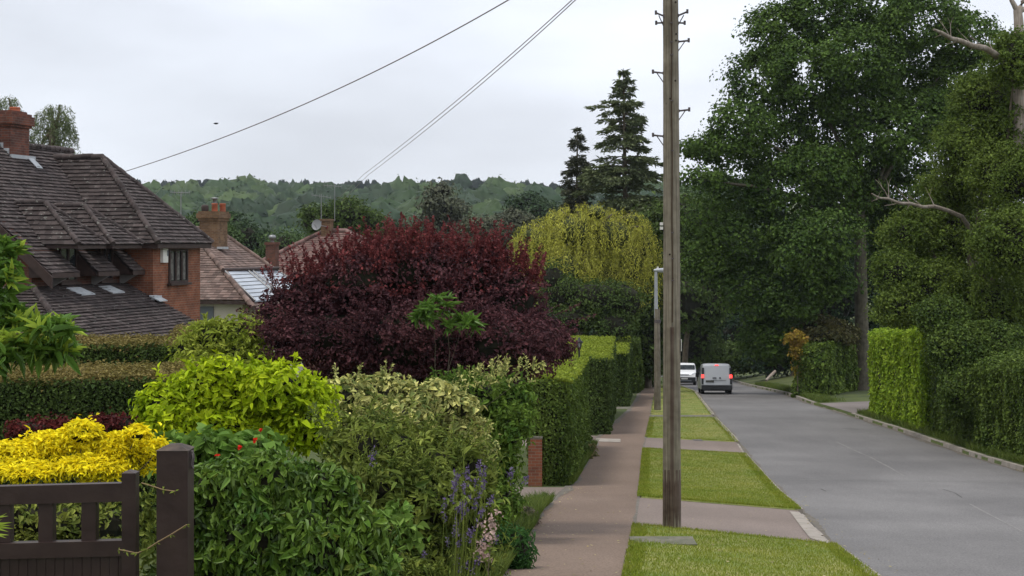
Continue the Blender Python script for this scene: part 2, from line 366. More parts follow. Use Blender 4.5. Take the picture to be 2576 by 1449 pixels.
# grass blades of the verges
def blades(n, sampler, h, m, name, lean=.5, w=.006):
    rg = np.random.default_rng(11); xy = sampler(rg, n); n = len(xy)
    z = gz(xy[:, 0], xy[:, 1]) + .03
    b = np.stack([xy[:, 0], xy[:, 1], z], 1); a = rg.uniform(0, 2 * np.pi, n)
    hh = h * rg.uniform(.5, 1.3, n); wd = np.stack([np.cos(a), np.sin(a), 0 * a], 1) * (w * rg.uniform(.7, 1.5, n))[:, None]
    la = rg.uniform(0, 2 * np.pi, n); tip = b + np.stack([np.cos(la) * lean * hh, np.sin(la) * lean * hh, hh], 1)
    vs = np.stack([b - wd, b + wd, tip], 1).reshape(-1, 3); fs = np.arange(3 * n).reshape(-1, 3)
    return tag(MB().add(vs, fs).build(name, m), kind='stuff')
def verge_sampler(rg, n):
    out = []
    areas = np.array([12, 22, 6, 4]); k = (n * areas / areas.sum()).astype(int)
    for (a, b, c, d), m_ in zip(segs, k):
        u, t = rg.uniform(-.018, 1.018, m_), rg.uniform(0.0, 1.0, m_)
        lo = max(a, 14) + (max(c, 13) - max(a, 14)) * u; hi = b + (d - b) * u; y = lo + (hi - lo) * t ** 1.15
        out.append(np.stack([PR(y) + (KL(y) - .12 - PR(y)) * u, y], 1))
    return np.concatenate(out)
tag(blades(230000, verge_sampler, .05, M['blade'], 'verge_grass'), 'short green grass covering the verges between path and road', 'grass')
def rough_sampler(rg, n):
    y = rg.uniform(42, 120, n // 2); x = KR(y) + .27 + np.abs(rg.normal(0, .55, n // 2))
    y2 = rg.uniform(14, 57, n - n // 2); ok = (y2 < 33) | (y2 > 39.5); y2 = y2[ok]; x2 = PL(y2) - np.abs(rg.normal(0, .22, len(y2))) + .08
    a = np.stack([x, y], 1); a = a[(a[:, 1] < 75.5) | (a[:, 1] > 85)]
    return np.concatenate([a, np.stack([x2, y2], 1)])
tag(blades(60000, rough_sampler, .22, M['rough'], 'rough_grass', lean=.7, w=.01), 'rough grass and weeds along the foot of the hedges', 'grass')

# small things set in the ground
c = on(1667, 1368, zp); mb = MB(); zz = float(gz(*c))
t = thing('concrete_slab', 'flat concrete slab set in the grass at the foot of the near wooden pole', 'slab', (c[0], c[1], zz))
mb.box((c[0], c[1], zz + .035), (.92, .62, .09)); mb.build('slab', M['conc'], t)
for U, V, lb in ((1712, 1098, 'rectangular iron cover in the pale drive crossing, nearer the footpath'), (1755, 1106, 'rectangular iron cover in the pale drive crossing, hidden partly by the near pole')):
    c = on(U, V, lambda y: zp(y) - .03); z_ = float(gz(*c)) + .012
    tag(MB().box((c[0], c[1], z_), (.34, .5, .02)).box((c[0], c[1], z_ + .012), (.26, .4, .006)).build('utility_cover', M['iron']), lb, 'cover')

# ================================================================ houses
def tilemat(name, c1, c2, lich):
    m = mat(name, c1, .9, col2=c2, scale=1.5, island=.38, clump=.4, spec=.2)
    t = m.node_tree; ns = t.nodes; lk = t.links; b = ns['Principled BSDF']; src = b.inputs['Base Color'].links[0].from_socket
    tcn = ns.new('ShaderNodeTexCoord'); nz = ns.new('ShaderNodeTexNoise'); nz.inputs['Scale'].default_value = 9; nz.inputs['Detail'].default_value = 5; nz.inputs['Roughness'].default_value = .7
    lk.new(tcn.outputs['Object'], nz.inputs['Vector'])
    mr = ns.new('ShaderNodeMapRange'); mr.inputs[1].default_value = .6; mr.inputs[2].default_value = .66; mr.inputs[4].default_value = .85
    lk.new(nz.outputs['Fac'], mr.inputs[0]); mx = ns.new('ShaderNodeMix'); mx.data_type = 'RGBA'; mx.inputs['B'].default_value = (*lich, 1)
    lk.new(mr.outputs[0], mx.inputs['Factor']); lk.new(src, mx.inputs['A']); lk.new(mx.outputs['Result'], b.inputs['Base Color'])
    return m
def brickmat(name, c1, c2, mortar, ang):
    m = bpy.data.materials.new(name); m.use_nodes = True; t = m.node_tree; ns = t.nodes; lk = t.links; b = ns['Principled BSDF']; b.inputs['Roughness'].default_value = .9
    b.inputs['Specular IOR Level'].default_value = .2
    tcn = ns.new('ShaderNodeTexCoord'); mpn = ns.new('ShaderNodeMapping'); mpn.inputs['Rotation'].default_value = (0, 0, ang)
    lk.new(tcn.outputs['Object'], mpn.inputs[0]); sp = ns.new('ShaderNodeSeparateXYZ'); lk.new(mpn.outputs[0], sp.inputs[0])
    ad = ns.new('ShaderNodeMath'); ad.operation = 'ADD'; lk.new(sp.outputs['X'], ad.inputs[0]); lk.new(sp.outputs['Y'], ad.inputs[1])
    cb = ns.new('ShaderNodeCombineXYZ'); lk.new(ad.outputs[0], cb.inputs['X']); lk.new(sp.outputs['Z'], cb.inputs['Y'])
    br = ns.new('ShaderNodeTexBrick'); br.inputs['Scale'].default_value = 1; br.inputs['Brick Width'].default_value = .225; br.inputs['Row Height'].default_value = .075
    br.inputs['Mortar Size'].default_value = .007; br.inputs['Color1'].default_value = (*c1, 1); br.inputs['Color2'].default_value = (*c2, 1); br.inputs['Mortar'].default_value = (*mortar, 1)
    lk.new(cb.outputs[0], br.inputs['Vector'])
    nz = ns.new('ShaderNodeTexNoise'); nz.inputs['Scale'].default_value = 3; nz.inputs['Detail'].default_value = 6; lk.new(tcn.outputs['Object'], nz.inputs['Vector'])
    mr = ns.new('ShaderNodeMapRange'); mr.inputs[1].default_value = .3; mr.inputs[2].default_value = .7; mr.inputs[3].default_value = .72; mr.inputs[4].default_value = 1.2; lk.new(nz.outputs['Fac'], mr.inputs[0])
    vv = ns.new('ShaderNodeVectorMath'); vv.operation = 'SCALE'; lk.new(br.outputs['Color'], vv.inputs[0]); lk.new(mr.outputs[0], vv.inputs['Scale'])
    lk.new(vv.outputs[0], b.inputs['Base Color']); return m
AX = math.atan2(.222, .975)
M['tile'] = tilemat('dark_roof_tile', (.042, .032, .03), (.076, .06, .056), (.24, .24, .21))
M['tile2'] = tilemat('brown_roof_tile', (.13, .085, .07), (.175, .125, .105), (.26, .24, .2))
M['tile3'] = tilemat('red_roof_tile', (.12, .068, .058), (.165, .105, .092), (.24, .2, .18))
M['brick'] = brickmat('orange_brick', (.25, .085, .042), (.17, .06, .035), (.2, .15, .11), AX)
M['brickd'] = brickmat('weathered_brick', (.16, .055, .034), (.09, .04, .03), (.13, .1, .085), AX)
M['brickt'] = brickmat('tan_brick', (.2, .115, .06), (.13, .07, .038), (.18, .14, .1), AX)
M['dwood'] = mat('dark_brown_timber', (.035, .02, .016), .6, col2=(.055, .034, .028), scale=6)
M['glass'] = mat('window_glass', (.02, .022, .024), .08, spec=.6)
M['curtain'] = mat('curtain', (.16, .15, .13), .9, col2=(.07, .06, .055), scale=9)
M['lead'] = mat('lead_flashing', (.34, .36, .37), .6, col2=(.42, .43, .44), scale=5)
M['white'] = mat('white_paint', (.68, .66, .6), .6, col2=(.6, .58, .52), scale=4)
M['cream'] = mat('cream_render', (.55, .5, .4), .9, col2=(.48, .43, .34), scale=1.5)
M['greyp'] = mat('grey_panel', (.13, .14, .15), .5)
M['pot'] = mat('terracotta', (.42, .12, .06), .85, col2=(.3, .09, .05), scale=6)
M['metal'] = mat('dull_metal', (.25, .25, .25), .45, metal=.6)
M['polyc'] = mat('pale_roof_glazing', (.42, .45, .49), .3, col2=(.3, .33, .37), scale=.8, spec=.5)
M['black'] = mat('black_plastic', (.015, .015, .016), .5)

def tiles(mb, poly, course=.155, tw=.19, lift=.05, seed=1, mi=0, back=.04):
    rg = np.random.default_rng(seed); P = [np.array(p, float) for p in poly]
    n = np.zeros(3)
    for i in range(len(P)): n += np.cross(P[i] - P[0], P[(i + 1) % len(P)] - P[0])
    n /= np.linalg.norm(n)
    if n[2] < 0: n = -n; P = P[::-1]
    h = np.cross([0, 0, 1], n); h /= np.linalg.norm(h); s = np.cross(n, h)
    q = np.array([((p - P[0]) @ h, (p - P[0]) @ s) for p in P]); s0, s1 = q[:, 1].min(), q[:, 1].max()
    def rng_at(sv):
        xs = []
        for i in range(len(q)):
            a, b = q[i], q[(i + 1) % len(q)]
            if (a[1] - sv) * (b[1] - sv) <= 0 and abs(a[1] - b[1]) > 1e-9:
                t = (sv - a[1]) / (b[1] - a[1]); xs.append(a[0] + t * (b[0] - a[0]))
        return (min(xs), max(xs)) if len(xs) >= 2 else None
    vs = []; fs = []; r = 0; sv = s0
    while sv < s1 - .02:
        e = min(sv + course, s1); rr = rng_at((sv + e) / 2)
        if rr:
            sag = rg.normal(0, .004)
            x = rr[0] - (tw / 2 if r % 2 else 0)
            while x < rr[1]:
                a, b = max(x, rr[0]), min(x + tw - .006, rr[1])
                if b - a > .02:
                    l = lift * rg.uniform(.82, 1.2) + sag; k = len(vs); l2 = l + rg.normal(0, .003); ds = rg.normal(0, .003)
                    def W3(hh, ss, nn): return P[0] + h * hh + s * ss + n * nn
                    vs += [W3(a, sv + ds - .02, l), W3(b, sv + ds - .02, l2), W3(b, e, .008), W3(a, e, .008), W3(a, sv + ds - .02, l - .03), W3(b, sv + ds - .02, l2 - .03)]
                    fs += [(k, k + 1, k + 2, k + 3), (k + 4, k + 5, k + 1, k)]
                x += tw
        sv += course; r += 1
    mb.add(vs, fs, mi); mb.poly([p - n * back for p in P], mi)
def caps(mb, p0, p1, r=.11, L=.3, mi=0, seed=0):          # overlapping half-round ridge or bonnet tiles
    rg = np.random.default_rng(seed); p0 = np.array(p0, float); p1 = np.array(p1, float); D = np.linalg.norm(p1 - p0); n = max(1, int(D / L)); d = (p1 - p0) / D
    for i in range(n):
        a = p0 + d * D * i / n; b = p0 + d * (D * (i + 1) / n + .03); w = rg.uniform(-.012, .012)
        mb.tube([a + [0, 0, w], b + [0, 0, w + .02]], [r, r * .86], n=8, mi=mi)
def wall(mb, a, b, z0, z1, mi=0, th=.2, nrm=None):
    a = np.array(a, float); b = np.array(b, float); d = b - a; d /= np.linalg.norm(d); n = np.array([-d[1], d[0]]) * th
    if nrm is not None: n = np.array(nrm) * th
    z0a, z0b = (z0, z0) if np.isscalar(z0) else z0; z1a, z1b = (z1, z1) if np.isscalar(z1) else z1
    v = [(*a, z0a), (*b, z0b), (*b, z1b), (*a, z1a)]; v2 = [(x + n[0], y + n[1], z) for x, y, z in v]
    mb.add(v + v2, [(0, 1, 2, 3), (7, 6, 5, 4), (0, 4, 5, 1), (1, 5, 6, 2), (2, 6, 7, 3), (3, 7, 4, 0)], mi)
DD = np.array([.222, .975]); PP = np.array([.975, -.222])
def frame(O):
    def H(a, b, z): q = np.array(O) - DD * a - PP * b; return np.array([q[0], q[1], z])
    return H
H = frame((-10.2, 52.0))
def obox(mb, Hf, a0, a1, b0, b1, z0, z1, mi=0):
    v = [Hf(a, b, z) for z in (z0, z1) for b in (b0, b1) for a in (a0, a1)]
    mb.add(v, [(0, 1, 3, 2), (4, 6, 7, 5), (0, 4, 5, 1), (2, 3, 7, 6), (1, 5, 7, 3), (0, 2, 6, 4)], mi)
G1 = -7.0
house = thing('brick_house', 'brick house with dark mossy tiled roofs, dormers and a corner window', 'house', H(4, 0, G1))
mb = MB()
obox(mb, H, 0, 3.48, -.0, 2.5, G1, .12)                       # projecting wing
mb.build('wing_wall', M['brick'], house)
mb = MB()
obox(mb, H, 3.49, 9.0, .95, 8.2, G1, -.1)
mb.prism([H(9.0, .95, -.1), H(9.0, 8.2, -.1), H(9.0, 4.6, 3.08)], H(8.8, 0, 0) - H(9.0, 0, 0))
obox(mb, H, 0, 3.48, 2.51, 8.2, G1, -.1)
obox(mb, H, 3.5, 11.3, -1.45, .94, G1, -2.6); obox(mb, H, 9.01, 11.3, .95, 8.2, G1, -2.6)
mb.prism([H(3.5, -1.45, -2.6), H(3.5, .94, -2.6), H(3.5, .94, -1.2)], H(3.7, 0, 0) - H(3.5, 0, 0))
mb.build('wall', M['brickd'], house)
# roofs
zs = lambda b: -1 + .9 * b
mb = MB()
tiles(mb, [H(0, 1.3, zs(1.3)), H(9.2, 1.3, zs(1.3)), H(9.2, 4.6, zs(4.6)), H(0, 4.6, zs(4.6))], seed=1)
for a0, a1, sd in ((7.6, 9.2, 2), (5.2, 6.5, 3), (3.5, 4.3, 4)):
    tiles(mb, [H(a0, .3, zs(.3)), H(a1, .3, zs(.3)), H(a1, 1.3, zs(1.3)), H(a0, 1.3, zs(1.3))], seed=sd)
mb.poly([H(0, 4.6, 3.14), H(9.2, 4.6, 3.14), H(9.2, 8.9, -.73), H(0, 8.9, -.73)])
caps(mb, H(9.2, 4.6, 3.17), H(0, 4.6, 3.17))
rf = mb.build('main_roof', M['tile'], house)
mb = MB(); za, zr_ = .1, 2.83
A0, A1, B0 = -.3, 3.78, -.3
tiles(mb, [H(A1, B0, za), H(A1, 1.22, za), H(1.74, 4.26, zr_), H(1.74, 2.6, zr_)], seed=5)
tiles(mb, [H(A0, B0, za), H(A1, B0, za), H(1.74, 2.6, zr_)], seed=6)
tiles(mb, [H(A0, B0, za), H(A0, 1.22, za), H(1.74, 4.26, zr_), H(1.74, 2.6, zr_)], seed=7)
caps(mb, H(1.74, 4.3, zr_ + .03), H(1.74, 2.6, zr_ + .03), seed=1); caps(mb, H(A1, B0, za + .03), H(1.74, 2.6, zr_ + .03), r=.1, L=.17, seed=2); caps(mb, H(A0, B0, za + .03), H(1.74, 2.6, zr_ + .03), r=.1, L=.17, seed=3)
mb.build('wing_roof', M['tile'], house)
for a0, a1, zt, bt, sd in ((6.35, 8.05, 1.23, 1.55, 8), (4.05, 6.0, 1.2, 1.48, 9)):
    am = (a0 + a1) / 2; zm = (zt + 1) / .9; mb = MB(); z0 = .06; be = (z0 + 1) / .9
    tiles(mb, [H(a1, .05, z0), H(a1, be, z0), H(am, zm, zt), H(am, bt, zt)], seed=sd, course=.17)
    tiles(mb, [H(a0, .05, z0), H(a1, .05, z0), H(am, bt, zt)], seed=sd + 20, course=.15)
    tiles(mb, [H(a0, .05, z0), H(a0, be, z0), H(am, zm, zt), H(am, bt, zt)], seed=sd + 40, course=.15)
    caps(mb, H(am, zm, zt + .02), H(am, bt, zt + .02), r=.08, seed=sd); caps(mb, H(a1, .05, z0 + .02), H(am, bt, zt + .02), r=.08, L=.15, seed=sd); caps(mb, H(a0, .05, z0 + .02), H(am, bt, zt + .02), r=.08, L=.15, seed=sd)
    d = mb.build('dormer_roof', M['tile'], house)
    mb = MB(); obox(mb, H, a0 + .02, a1 - .02, .08, .12, -.06, .035); obox(mb, H, a1 - .06, a1 - .02, .12, 1.1, -.06, .035); obox(mb, H, a0 + .02, a0 + .06, .12, 1.1, -.06, .035)
    obox(mb, H, a0 + .06, a1 - .06, .12, 1.1, -.02, .03)
    mb.build('fascia', M['dwood'], d)
mb = MB(); lt, lb = -1.1, -2.55; bt, bb = .95, -1.8
tiles(mb, [H(3.3, bb, lb), H(11.75, bb, lb), H(9, bt, lt), H(3.3, bt, lt)], seed=10)
tiles(mb, [H(11.75, bb, lb), H(11.75, 9.5, lb), H(9, 9.5, lt), H(9, bt, lt)], seed=11)
caps(mb, H(11.75, bb, lb + .03), H(9, bt, lt + .03), r=.1, L=.17, seed=5)
lr = mb.build('lower_roof', M['tile'], house)
for a0, a1 in ((6.6, 7.4), (4.75, 5.5)):
    t0 = .35; t1 = .72; n = np.array([0, 0, .06])
    q = [H(a0 + .1, t1, lt + (t1 - bt) * .527), H(a1 + .1, t1, lt + (t1 - bt) * .527), H(a1 - .1, t0, lt + (t0 - bt) * .527), H(a0 - .1, t0, lt + (t0 - bt) * .527)]
    MB().prism([p + n for p in q], (0, 0, -.03)).build('lead_apron', M['lead'], lr)
mb = MB(); q0 = -1.62
obox(mb, H, 3.2, 3.72, -.16, .0, -1.72, -1.5); mb.prism([H(3.2, -.35, -1.68), H(3.75, -.35, -1.68), H(3.75, .0, -1.52), H(3.2, .0, -1.52)], (0, 0, .03))
mb.build('lead_flashing', M['lead'], lr)
mb = MB(); obox(mb, H, 3.3, 11.7, bb - .08, bb + .02, lb - .12, lb - .01); mb.build('gutter', M['dwood'], lr)
# eaves, barge boards, brackets
mb = MB()
obox(mb, H, A0 + .03, A1 - .03, B0 + .02, B0 + .06, -.06, .07); obox(mb, H, A1 - .06, A1 - .02, B0 + .06, 1.1, -.06, .07); obox(mb, H, A0, A1 - .06, B0 + .06, 1.0, -.03, .06)
mb.build('eaves_board', M['dwood'], house)
mb = MB(); e = H(9.26, 0, 0) - H(9.2, 0, 0)
mb.prism([H(9.2, .2, zs(.2) + .0), H(9.2, 4.6, zs(4.6)), H(9.2, 4.6, zs(4.6) - .33), H(9.2, .2, zs(.2) - .33)], e)
mb.prism([H(9.2, 4.6, 3.14), H(9.2, 9.0, -.8), H(9.2, 9.0, -1.13), H(9.2, 4.6, 2.8)], e)
mb.prism([H(9.0, .3, zs(.3) - .06), H(9.0, 4.5, zs(4.5) - .06), H(9.0, 4.5, zs(4.5) - .12), H(9.0, .3, zs(.3) - .12)], H(9.2, 0, 0) - H(9.0, 0, 0))
mb.build('barge_board', M['dwood'], house)
mb = MB()
for a0, a1 in ((7.6, 9.15), (5.2, 6.5), (3.5, 4.3)):
    obox(mb, H, a0, a1, .25, .3, zs(.3) - .13, zs(.3) + .0)
    for a in (a0, a1 - .06): mb.prism([H(a, .3, zs(.3) - .1), H(a, .95, zs(.95) - .02), H(a, .95, zs(.3) - .13)], H(a + .06, 0, 0) - H(a, 0, 0))
    obox(mb, H, a0 + .06, a1 - .06, .31, .94, zs(.3) - .12, zs(.3) - .07)
    mb.build('eaves_box', M['dwood'], house); mb = MB()
M['bracket'] = mat('pale_bracket', (.3, .28, .27), .7)
for a in (8.0, 5.55, 3.75): 
    MB().prism([H(a, .38, zs(.3) - .13), H(a, .94, zs(.3) - .13), H(a, .94, zs(.3) - .42), H(a, .85, zs(.3) - .4)], H(a + .07, 0, 0) - H(a, 0, 0)).build('bracket', M['bracket'], house)
# windows
def window(Hf, a0, a1, b, z0, z1, n, parent, fm, sill=True):
    mb = MB(); fw = .07
    obox(mb, Hf, a0, a1, b - .05, b, z1 - fw, z1); obox(mb, Hf, a0, a1, b - .05, b, z0, z0 + fw)
    for k in range(n + 1):
        a = a0 + (a1 - a0 - fw) * k / n; obox(mb, Hf, a, a + fw, b - .055, b - .001, z0 + fw, z1 - fw)
    if sill: obox(mb, Hf, a0 - .08, a1 + .08, b - .14, b, z0 - .07, z0 - .002)
    w = mb.build('window', fm, parent)
    mb = MB(); obox(mb, Hf, a0 + fw, a1 - fw, b - .02, b - .006, z0 + fw, z1 - fw); mb.build('pane', M['glass'], w)
    return w
w = window(H, 1.03, 2.41, -.0, -1.15, -.08, 3, house, M['dwood'])
mb = MB()
for k in range(3):
    a = 1.14 + k * .44; obox(mb, H, a + .06, a + .24, -.028, -.022, -1.05, -.2)
mb.build('curtain', M['curtain'], w)
window(H, 6.55, 7.55, .94, -1.02, .03, 2, house, M['dwood']); window(H, 4.35, 5.15, .94, -1.02, .03, 2, house, M['dwood'])
mb = MB(); obox(mb, H, 2.62, 2.98, -.1, -.002, -.5, -.06); ab = mb.build('alarm_box', M['white'], house)
mb = MB(); obox(mb, H, 2.62, 2.7, -.108, -.101, -.3, -.12); mb.build('alarm_lamp', M['greyp'], ab)
# chimney
ch = MB(); obox(ch, H, 3.5, 4.6, 4.16, 5.3, 2.2, 3.66); obox(ch, H, 3.44, 4.66, 4.1, 5.36, 3.66, 3.74); obox(ch, H, 3.38, 4.72, 4.04, 5.42, 3.74, 4.02); obox(ch, H, 3.44, 4.66, 4.1, 5.36, 4.02, 4.1); obox(ch, H, 3.55, 4.5, 4.2, 5.2, 4.1, 4.17)
cm = ch.build('chimney', M['brickd'], house)
for a, b in ((3.85, 4.45), (4.3, 4.95)):
    MB().lathe(H(a, b, 4.17), [(.17, 0), (.16, .05), (.15, .08), (.17, .1), (.16, .14), (.12, .14), (.1, .05)]).build('chimney_pot', M['pot'], cm)
mb = MB(); obox(mb, H, 3.3, 4.68, 4.05, 4.16, zs(4.05) + .03, zs(4.05) + .16); mb.prism([H(3.4, 3.75, zs(3.75) + .05), H(3.75, 3.75, zs(3.75) + .05), H(3.75, 4.1, zs(4.1) + .07), H(3.4, 4.1, zs(4.1) + .07)], (0, 0, .02))
for k in range(5): obox(mb, H, 3.47, 3.5, 4.2 + k * .2, 4.4 + k * .2, 2.75 + k * .17, 3.0 + k * .17); obox(mb, H, 4.601, 4.63, 4.2 + k * .2, 4.4 + k * .2, 2.75 + k * .17, 3.0 + k * .17)
mb.build('chimney_flashing', M['lead'], cm)

# ---- second house
O2 = np.array([-15.8, 78.0])
def H2(s, t, z): q = O2 + DD * s + PP * t; return np.array([q[0], q[1], z])
zt2 = .82; k2 = -.65
h2 = thing('tiled_house', 'cream house with brown tiled roof and a tall tan chimney with red pots', 'house', H2(0, 0, -8))
mb = MB(); sl2 = lambda t: zt2 + k2 * t
tiles(mb, [H2(-5.6, 5.6, sl2(5.6)), H2(3.25, 5.6, sl2(5.6)), H2(3.25, 0, zt2), H2(0, 0, zt2)], course=.2, tw=.28, seed=31, lift=.035)
tiles(mb, [H2(-5.0, 5.0, sl2(5.0)), H2(-5.0, -5.0, sl2(5.0)), H2(0, 0, zt2)], course=.2, tw=.28, seed=32, lift=.035)
mb.poly([H2(-5, -5, sl2(5)), H2(3.25, -5, sl2(5)), H2(3.25, 0, zt2), H2(0, 0, zt2)])
caps(mb, H2(-5.6, 5.6, sl2(5.6) + .05), H2(0, 0, zt2 + .05), r=.14, L=.3, seed=4); caps(mb, H2(0, 0, zt2 + .05), H2(3.25, 0, zt2 + .05), r=.14, seed=5); caps(mb, H2(3.25, 5.6, sl2(5.6) + .05), H2(3.25, 0, zt2 + .05), r=.12, seed=6)
r2 = mb.build('roof', M['tile2'], h2)
mb = MB()
v = [H2(s, t, z) for z in (-8.5, sl2(5) - .05) for t in (-4.7, 4.7) for s in (-4.7, 3.1)]
mb.add(v, [(0, 1, 3, 2), (4, 6, 7, 5), (0, 4, 5, 1), (2, 3, 7, 6), (1, 5, 7, 3), (0, 2, 6, 4)])
mb.build('wall', M['cream'], h2)
def sbox(mb, s0, s1, t0, t1, z0, z1, mi=0):
    v = [H2(s, t, z) for z in (z0, z1) for t in (t0, t1) for s in (s0, s1)]
    mb.add(v, [(0, 1, 3, 2), (4, 6, 7, 5), (0, 4, 5, 1), (2, 3, 7, 6), (1, 5, 7, 3), (0, 2, 6, 4)], mi)
mb = MB(); sbox(mb, -5.12, -5.02, -5, 5, sl2(5) - .2, sl2(5) - .05); mb.build('gutter', M['dwood'], r2)
mb = MB(); sbox(mb, -4.78, -4.71, 1.6, 3.3, -4.4, -2.75); mb.build('garage_door', M['greyp'], h2)
mb = MB()
q = [H2(-3.4, 3.3, sl2(3.3)), H2(3.0, 3.3, sl2(3.3)), H2(3.0, 5.3, sl2(5.3)), H2(-3.4 - 1.3, 5.3, sl2(5.3))]
mb.prism([p + np.array([0, 0, .1]) for p in q], (0, 0, .06)); gl = mb.build('roof_glazing', M['polyc'], h2)
mb = MB(); n_ = np.array([0, 0, .18])
for i in range(1, 8): 
    f_ = i / 8; a = q[0] * (1 - f_) + q[3] * f_; b = q[1] * (1 - f_) + q[2] * f_; mb.tube([a + n_ - [0, 0, .01], b + n_ - [0, 0, .01]], .02, n=4)
for f_ in (.0, .42, .5, 1): mb.tube([(q[0] * (1 - f_) + q[1] * f_) + n_, (q[3] * (1 - f_) + q[2] * f_) + n_], .045 if f_ in (0, 1) else .07, n=4)
mb.build('glazing_bar', M['metal'], gl)
mb = MB(); mb.tube([q[0] + n_ + [-.1, 0, .05], q[1] + n_ + [.1, 0, .05]], .1, n=6); mb.build('glazing_frame', M['dwood'], gl)
mb = MB(); cz = -.3
for s0, s1, t0, t1, z0, z1 in ((-.1, 1.1, .55, 1.5, cz - .5, 1.25), (-.16, 1.16, .49, 1.56, 1.25, 1.38), (-.22, 1.22, .43, 1.62, 1.38, 1.62), (-.16, 1.16, .49, 1.56, 1.62, 1.72)): sbox(mb, s0, s1, t0, t1, z0, z1)
c2 = mb.build('chimney', M['brickt'], h2)
for s_, t_ in ((.35, 1.15), (.75, 1.4)): MB().lathe(H2(s_, t_, 1.72), [(.15, 0), (.14, .32), (.16, .34), (.15, .4), (.1, .4), (.1, .1)]).build('chimney_pot', M['pot'], c2)
MB().lathe(H2(.35, 1.15, 2.12), [(.1, 0), (.1, .2), (.2, .22), (.2, .26), (.0, .3)]).build('chimney_cowl', M['metal'], c2)
mb = MB(); mb.lathe(H2(.1, .75, 1.72), [(.17, 0), (.19, .2), (.15, .3), (.1, .33), (.1, .1)]); mb.build('chimney_cowl', M['dwood'], c2)
mb = MB(); sbox(mb, -.2, .4, 1.5, 1.85, sl2(1.5) + .03, sl2(1.5) + .14); mb.build('chimney_flashing', M['lead'], c2)

# ---- third house, further down the hill
O3 = P3(842, 583, 105)[:2]; h3 = thing('red_roofed_house', 'distant house with hipped red tiled roof behind the maroon shrub', 'house', (O3[0], O3[1], -10))
def H3(s, t, z): q = O3 + DD * s + PP * t; return np.array([q[0], q[1], z])
z3 = .98; e3 = -2.3; mb = MB(); r0, r1 = -.7, .8; w3 = 5.2
tiles(mb, [H3(-w3, r0 - w3, e3), H3(-w3, r1 + w3, e3), H3(0, r1, z3), H3(0, r0, z3)], course=.25, tw=.35, seed=41, lift=.04)
tiles(mb, [H3(-w3, r1 + w3, e3), H3(w3, r1 + w3, e3), H3(0, r1, z3)], course=.25, tw=.35, seed=42, lift=.04)
tiles(mb, [H3(-w3, r0 - w3, e3), H3(w3, r0 - w3, e3), H3(0, r0, z3)], course=.25, tw=.35, seed=43, lift=.04)
mb.poly([H3(w3, r0 - w3, e3), H3(w3, r1 + w3, e3), H3(0, r1, z3), H3(0, r0, z3)])
for a, b in ((H3(-w3, r0 - w3, e3), H3(0, r0, z3)), (H3(-w3, r1 + w3, e3), H3(0, r1, z3)), (H3(0, r0, z3), H3(0, r1, z3)), (H3(w3, r1 + w3, e3), H3(0, r1, z3))): caps(mb, a + [0, 0, .06], b + [0, 0, .06], r=.16, L=.4)
mb.build('roof', M['tile3'], h3)
mb = MB(); v = [H3(s, t, z) for z in (-12, e3 - .02) for t in (r0 - w3 + .4, r1 + w3 - .4) for s in (-w3 + .4, w3 - .4)]
mb.add(v, [(0, 1, 3, 2), (4, 6, 7, 5), (0, 4, 5, 1), (2, 3, 7, 6), (1, 5, 7, 3), (0, 2, 6, 4)]); mb.build('wall', M['brickd'], h3)
def pbox(mb, U, V0_, V1_, Y, w, dep, mi=0):
    c0 = P3(U, V0_, Y); c1 = P3(U, V1_, Y); mb.box(((c0[0]), Y, (c0[2] + c1[2]) / 2), (w, dep, abs(c0[2] - c1[2])), mi, rot=np.array([[PP[0], DD[0], 0], [PP[1], DD[1], 0], [0, 0, 1]]))
mb = MB(); pbox(mb, 823, 556, 600, 104.9, .62, .7); pbox(mb, 823, 551, 556, 104.9, .78, .86); cc = mb.build('chimney', M['brickt'], h3)
p = P3(798, 566, 104); mb = MB(); d = np.array([-.35, -.9, .2]); d /= np.linalg.norm(d)
u = np.cross(d, [0, 0, 1]); u /= np.linalg.norm(u); w_ = np.cross(u, d); rr = []
for k in range(14):
    t_ = 2 * math.pi * k / 14; rr.append(p + .36 * (u * math.cos(t_) + w_ * math.sin(t_)) + d * .1)
mb.add([p] + rr, [(0, 1 + k, 1 + (k + 1) % 14) for k in range(14)], 0, True); mb.tube([p, p + np.array([.55, .5, -.1])], .03, n=6); mb.tube([p - [0, 0, .3], p + d * .4], .02, n=6)
tag(mb.build('satellite_dish', M['metal']), 'pale round satellite dish fixed beside the small chimney on the red roof', 'dish')
def aerial(U, Vt, Vb, Y, arms, label):
    t = thing('tv_aerial', label, 'aerial', P3(U, Vb, Y)); mb = MB().tube([P3(U, Vb, Y), P3(U, Vt, Y)], .028, n=6); mb.build('mast', M['metal'], t)
    mb = MB()
    for Ua, Ub, Va, Vb2 in arms:
        a = P3(Ua, Va, Y); b = P3(Ub, Vb2, Y + .4); mb.tube([a, b], .02, n=5)
        for k in range(6):
            c = a + (b - a) * k / 5; mb.tube([c + [-.02, .28, 0], c + [.02, -.28, 0]], .01, n=4); mb.tube([c + [0, 0, .13], c - [0, 0, .13]], .012, n=4)
    mb.build('aerial_array', M['metal'], t)
aerial(842, 464, 556, 105, [(815, 860, 466, 470)], 'taller television aerial rising above the red roof chimney')
aerial(808, 488, 560, 104.6, [(785, 832, 491, 497)], 'lower television aerial leaning left of the taller one on the red roof')
aerial(455, 485, 590, 79, [(430, 476, 484, 485)], 'television aerial showing over the dark mossy roof near the tan chimney')
hc = thing('chimney_stack', 'slim brick chimney stack with grey cowl rising left of the red roof', 'chimney', P3(685, 720, 96))
mb = MB(); pbox(mb, 685, 616, 760, 96, .62, .62); pbox(mb, 685, 609, 616, 96, .74, .74); mb.build('stack', M['brickd'], hc)
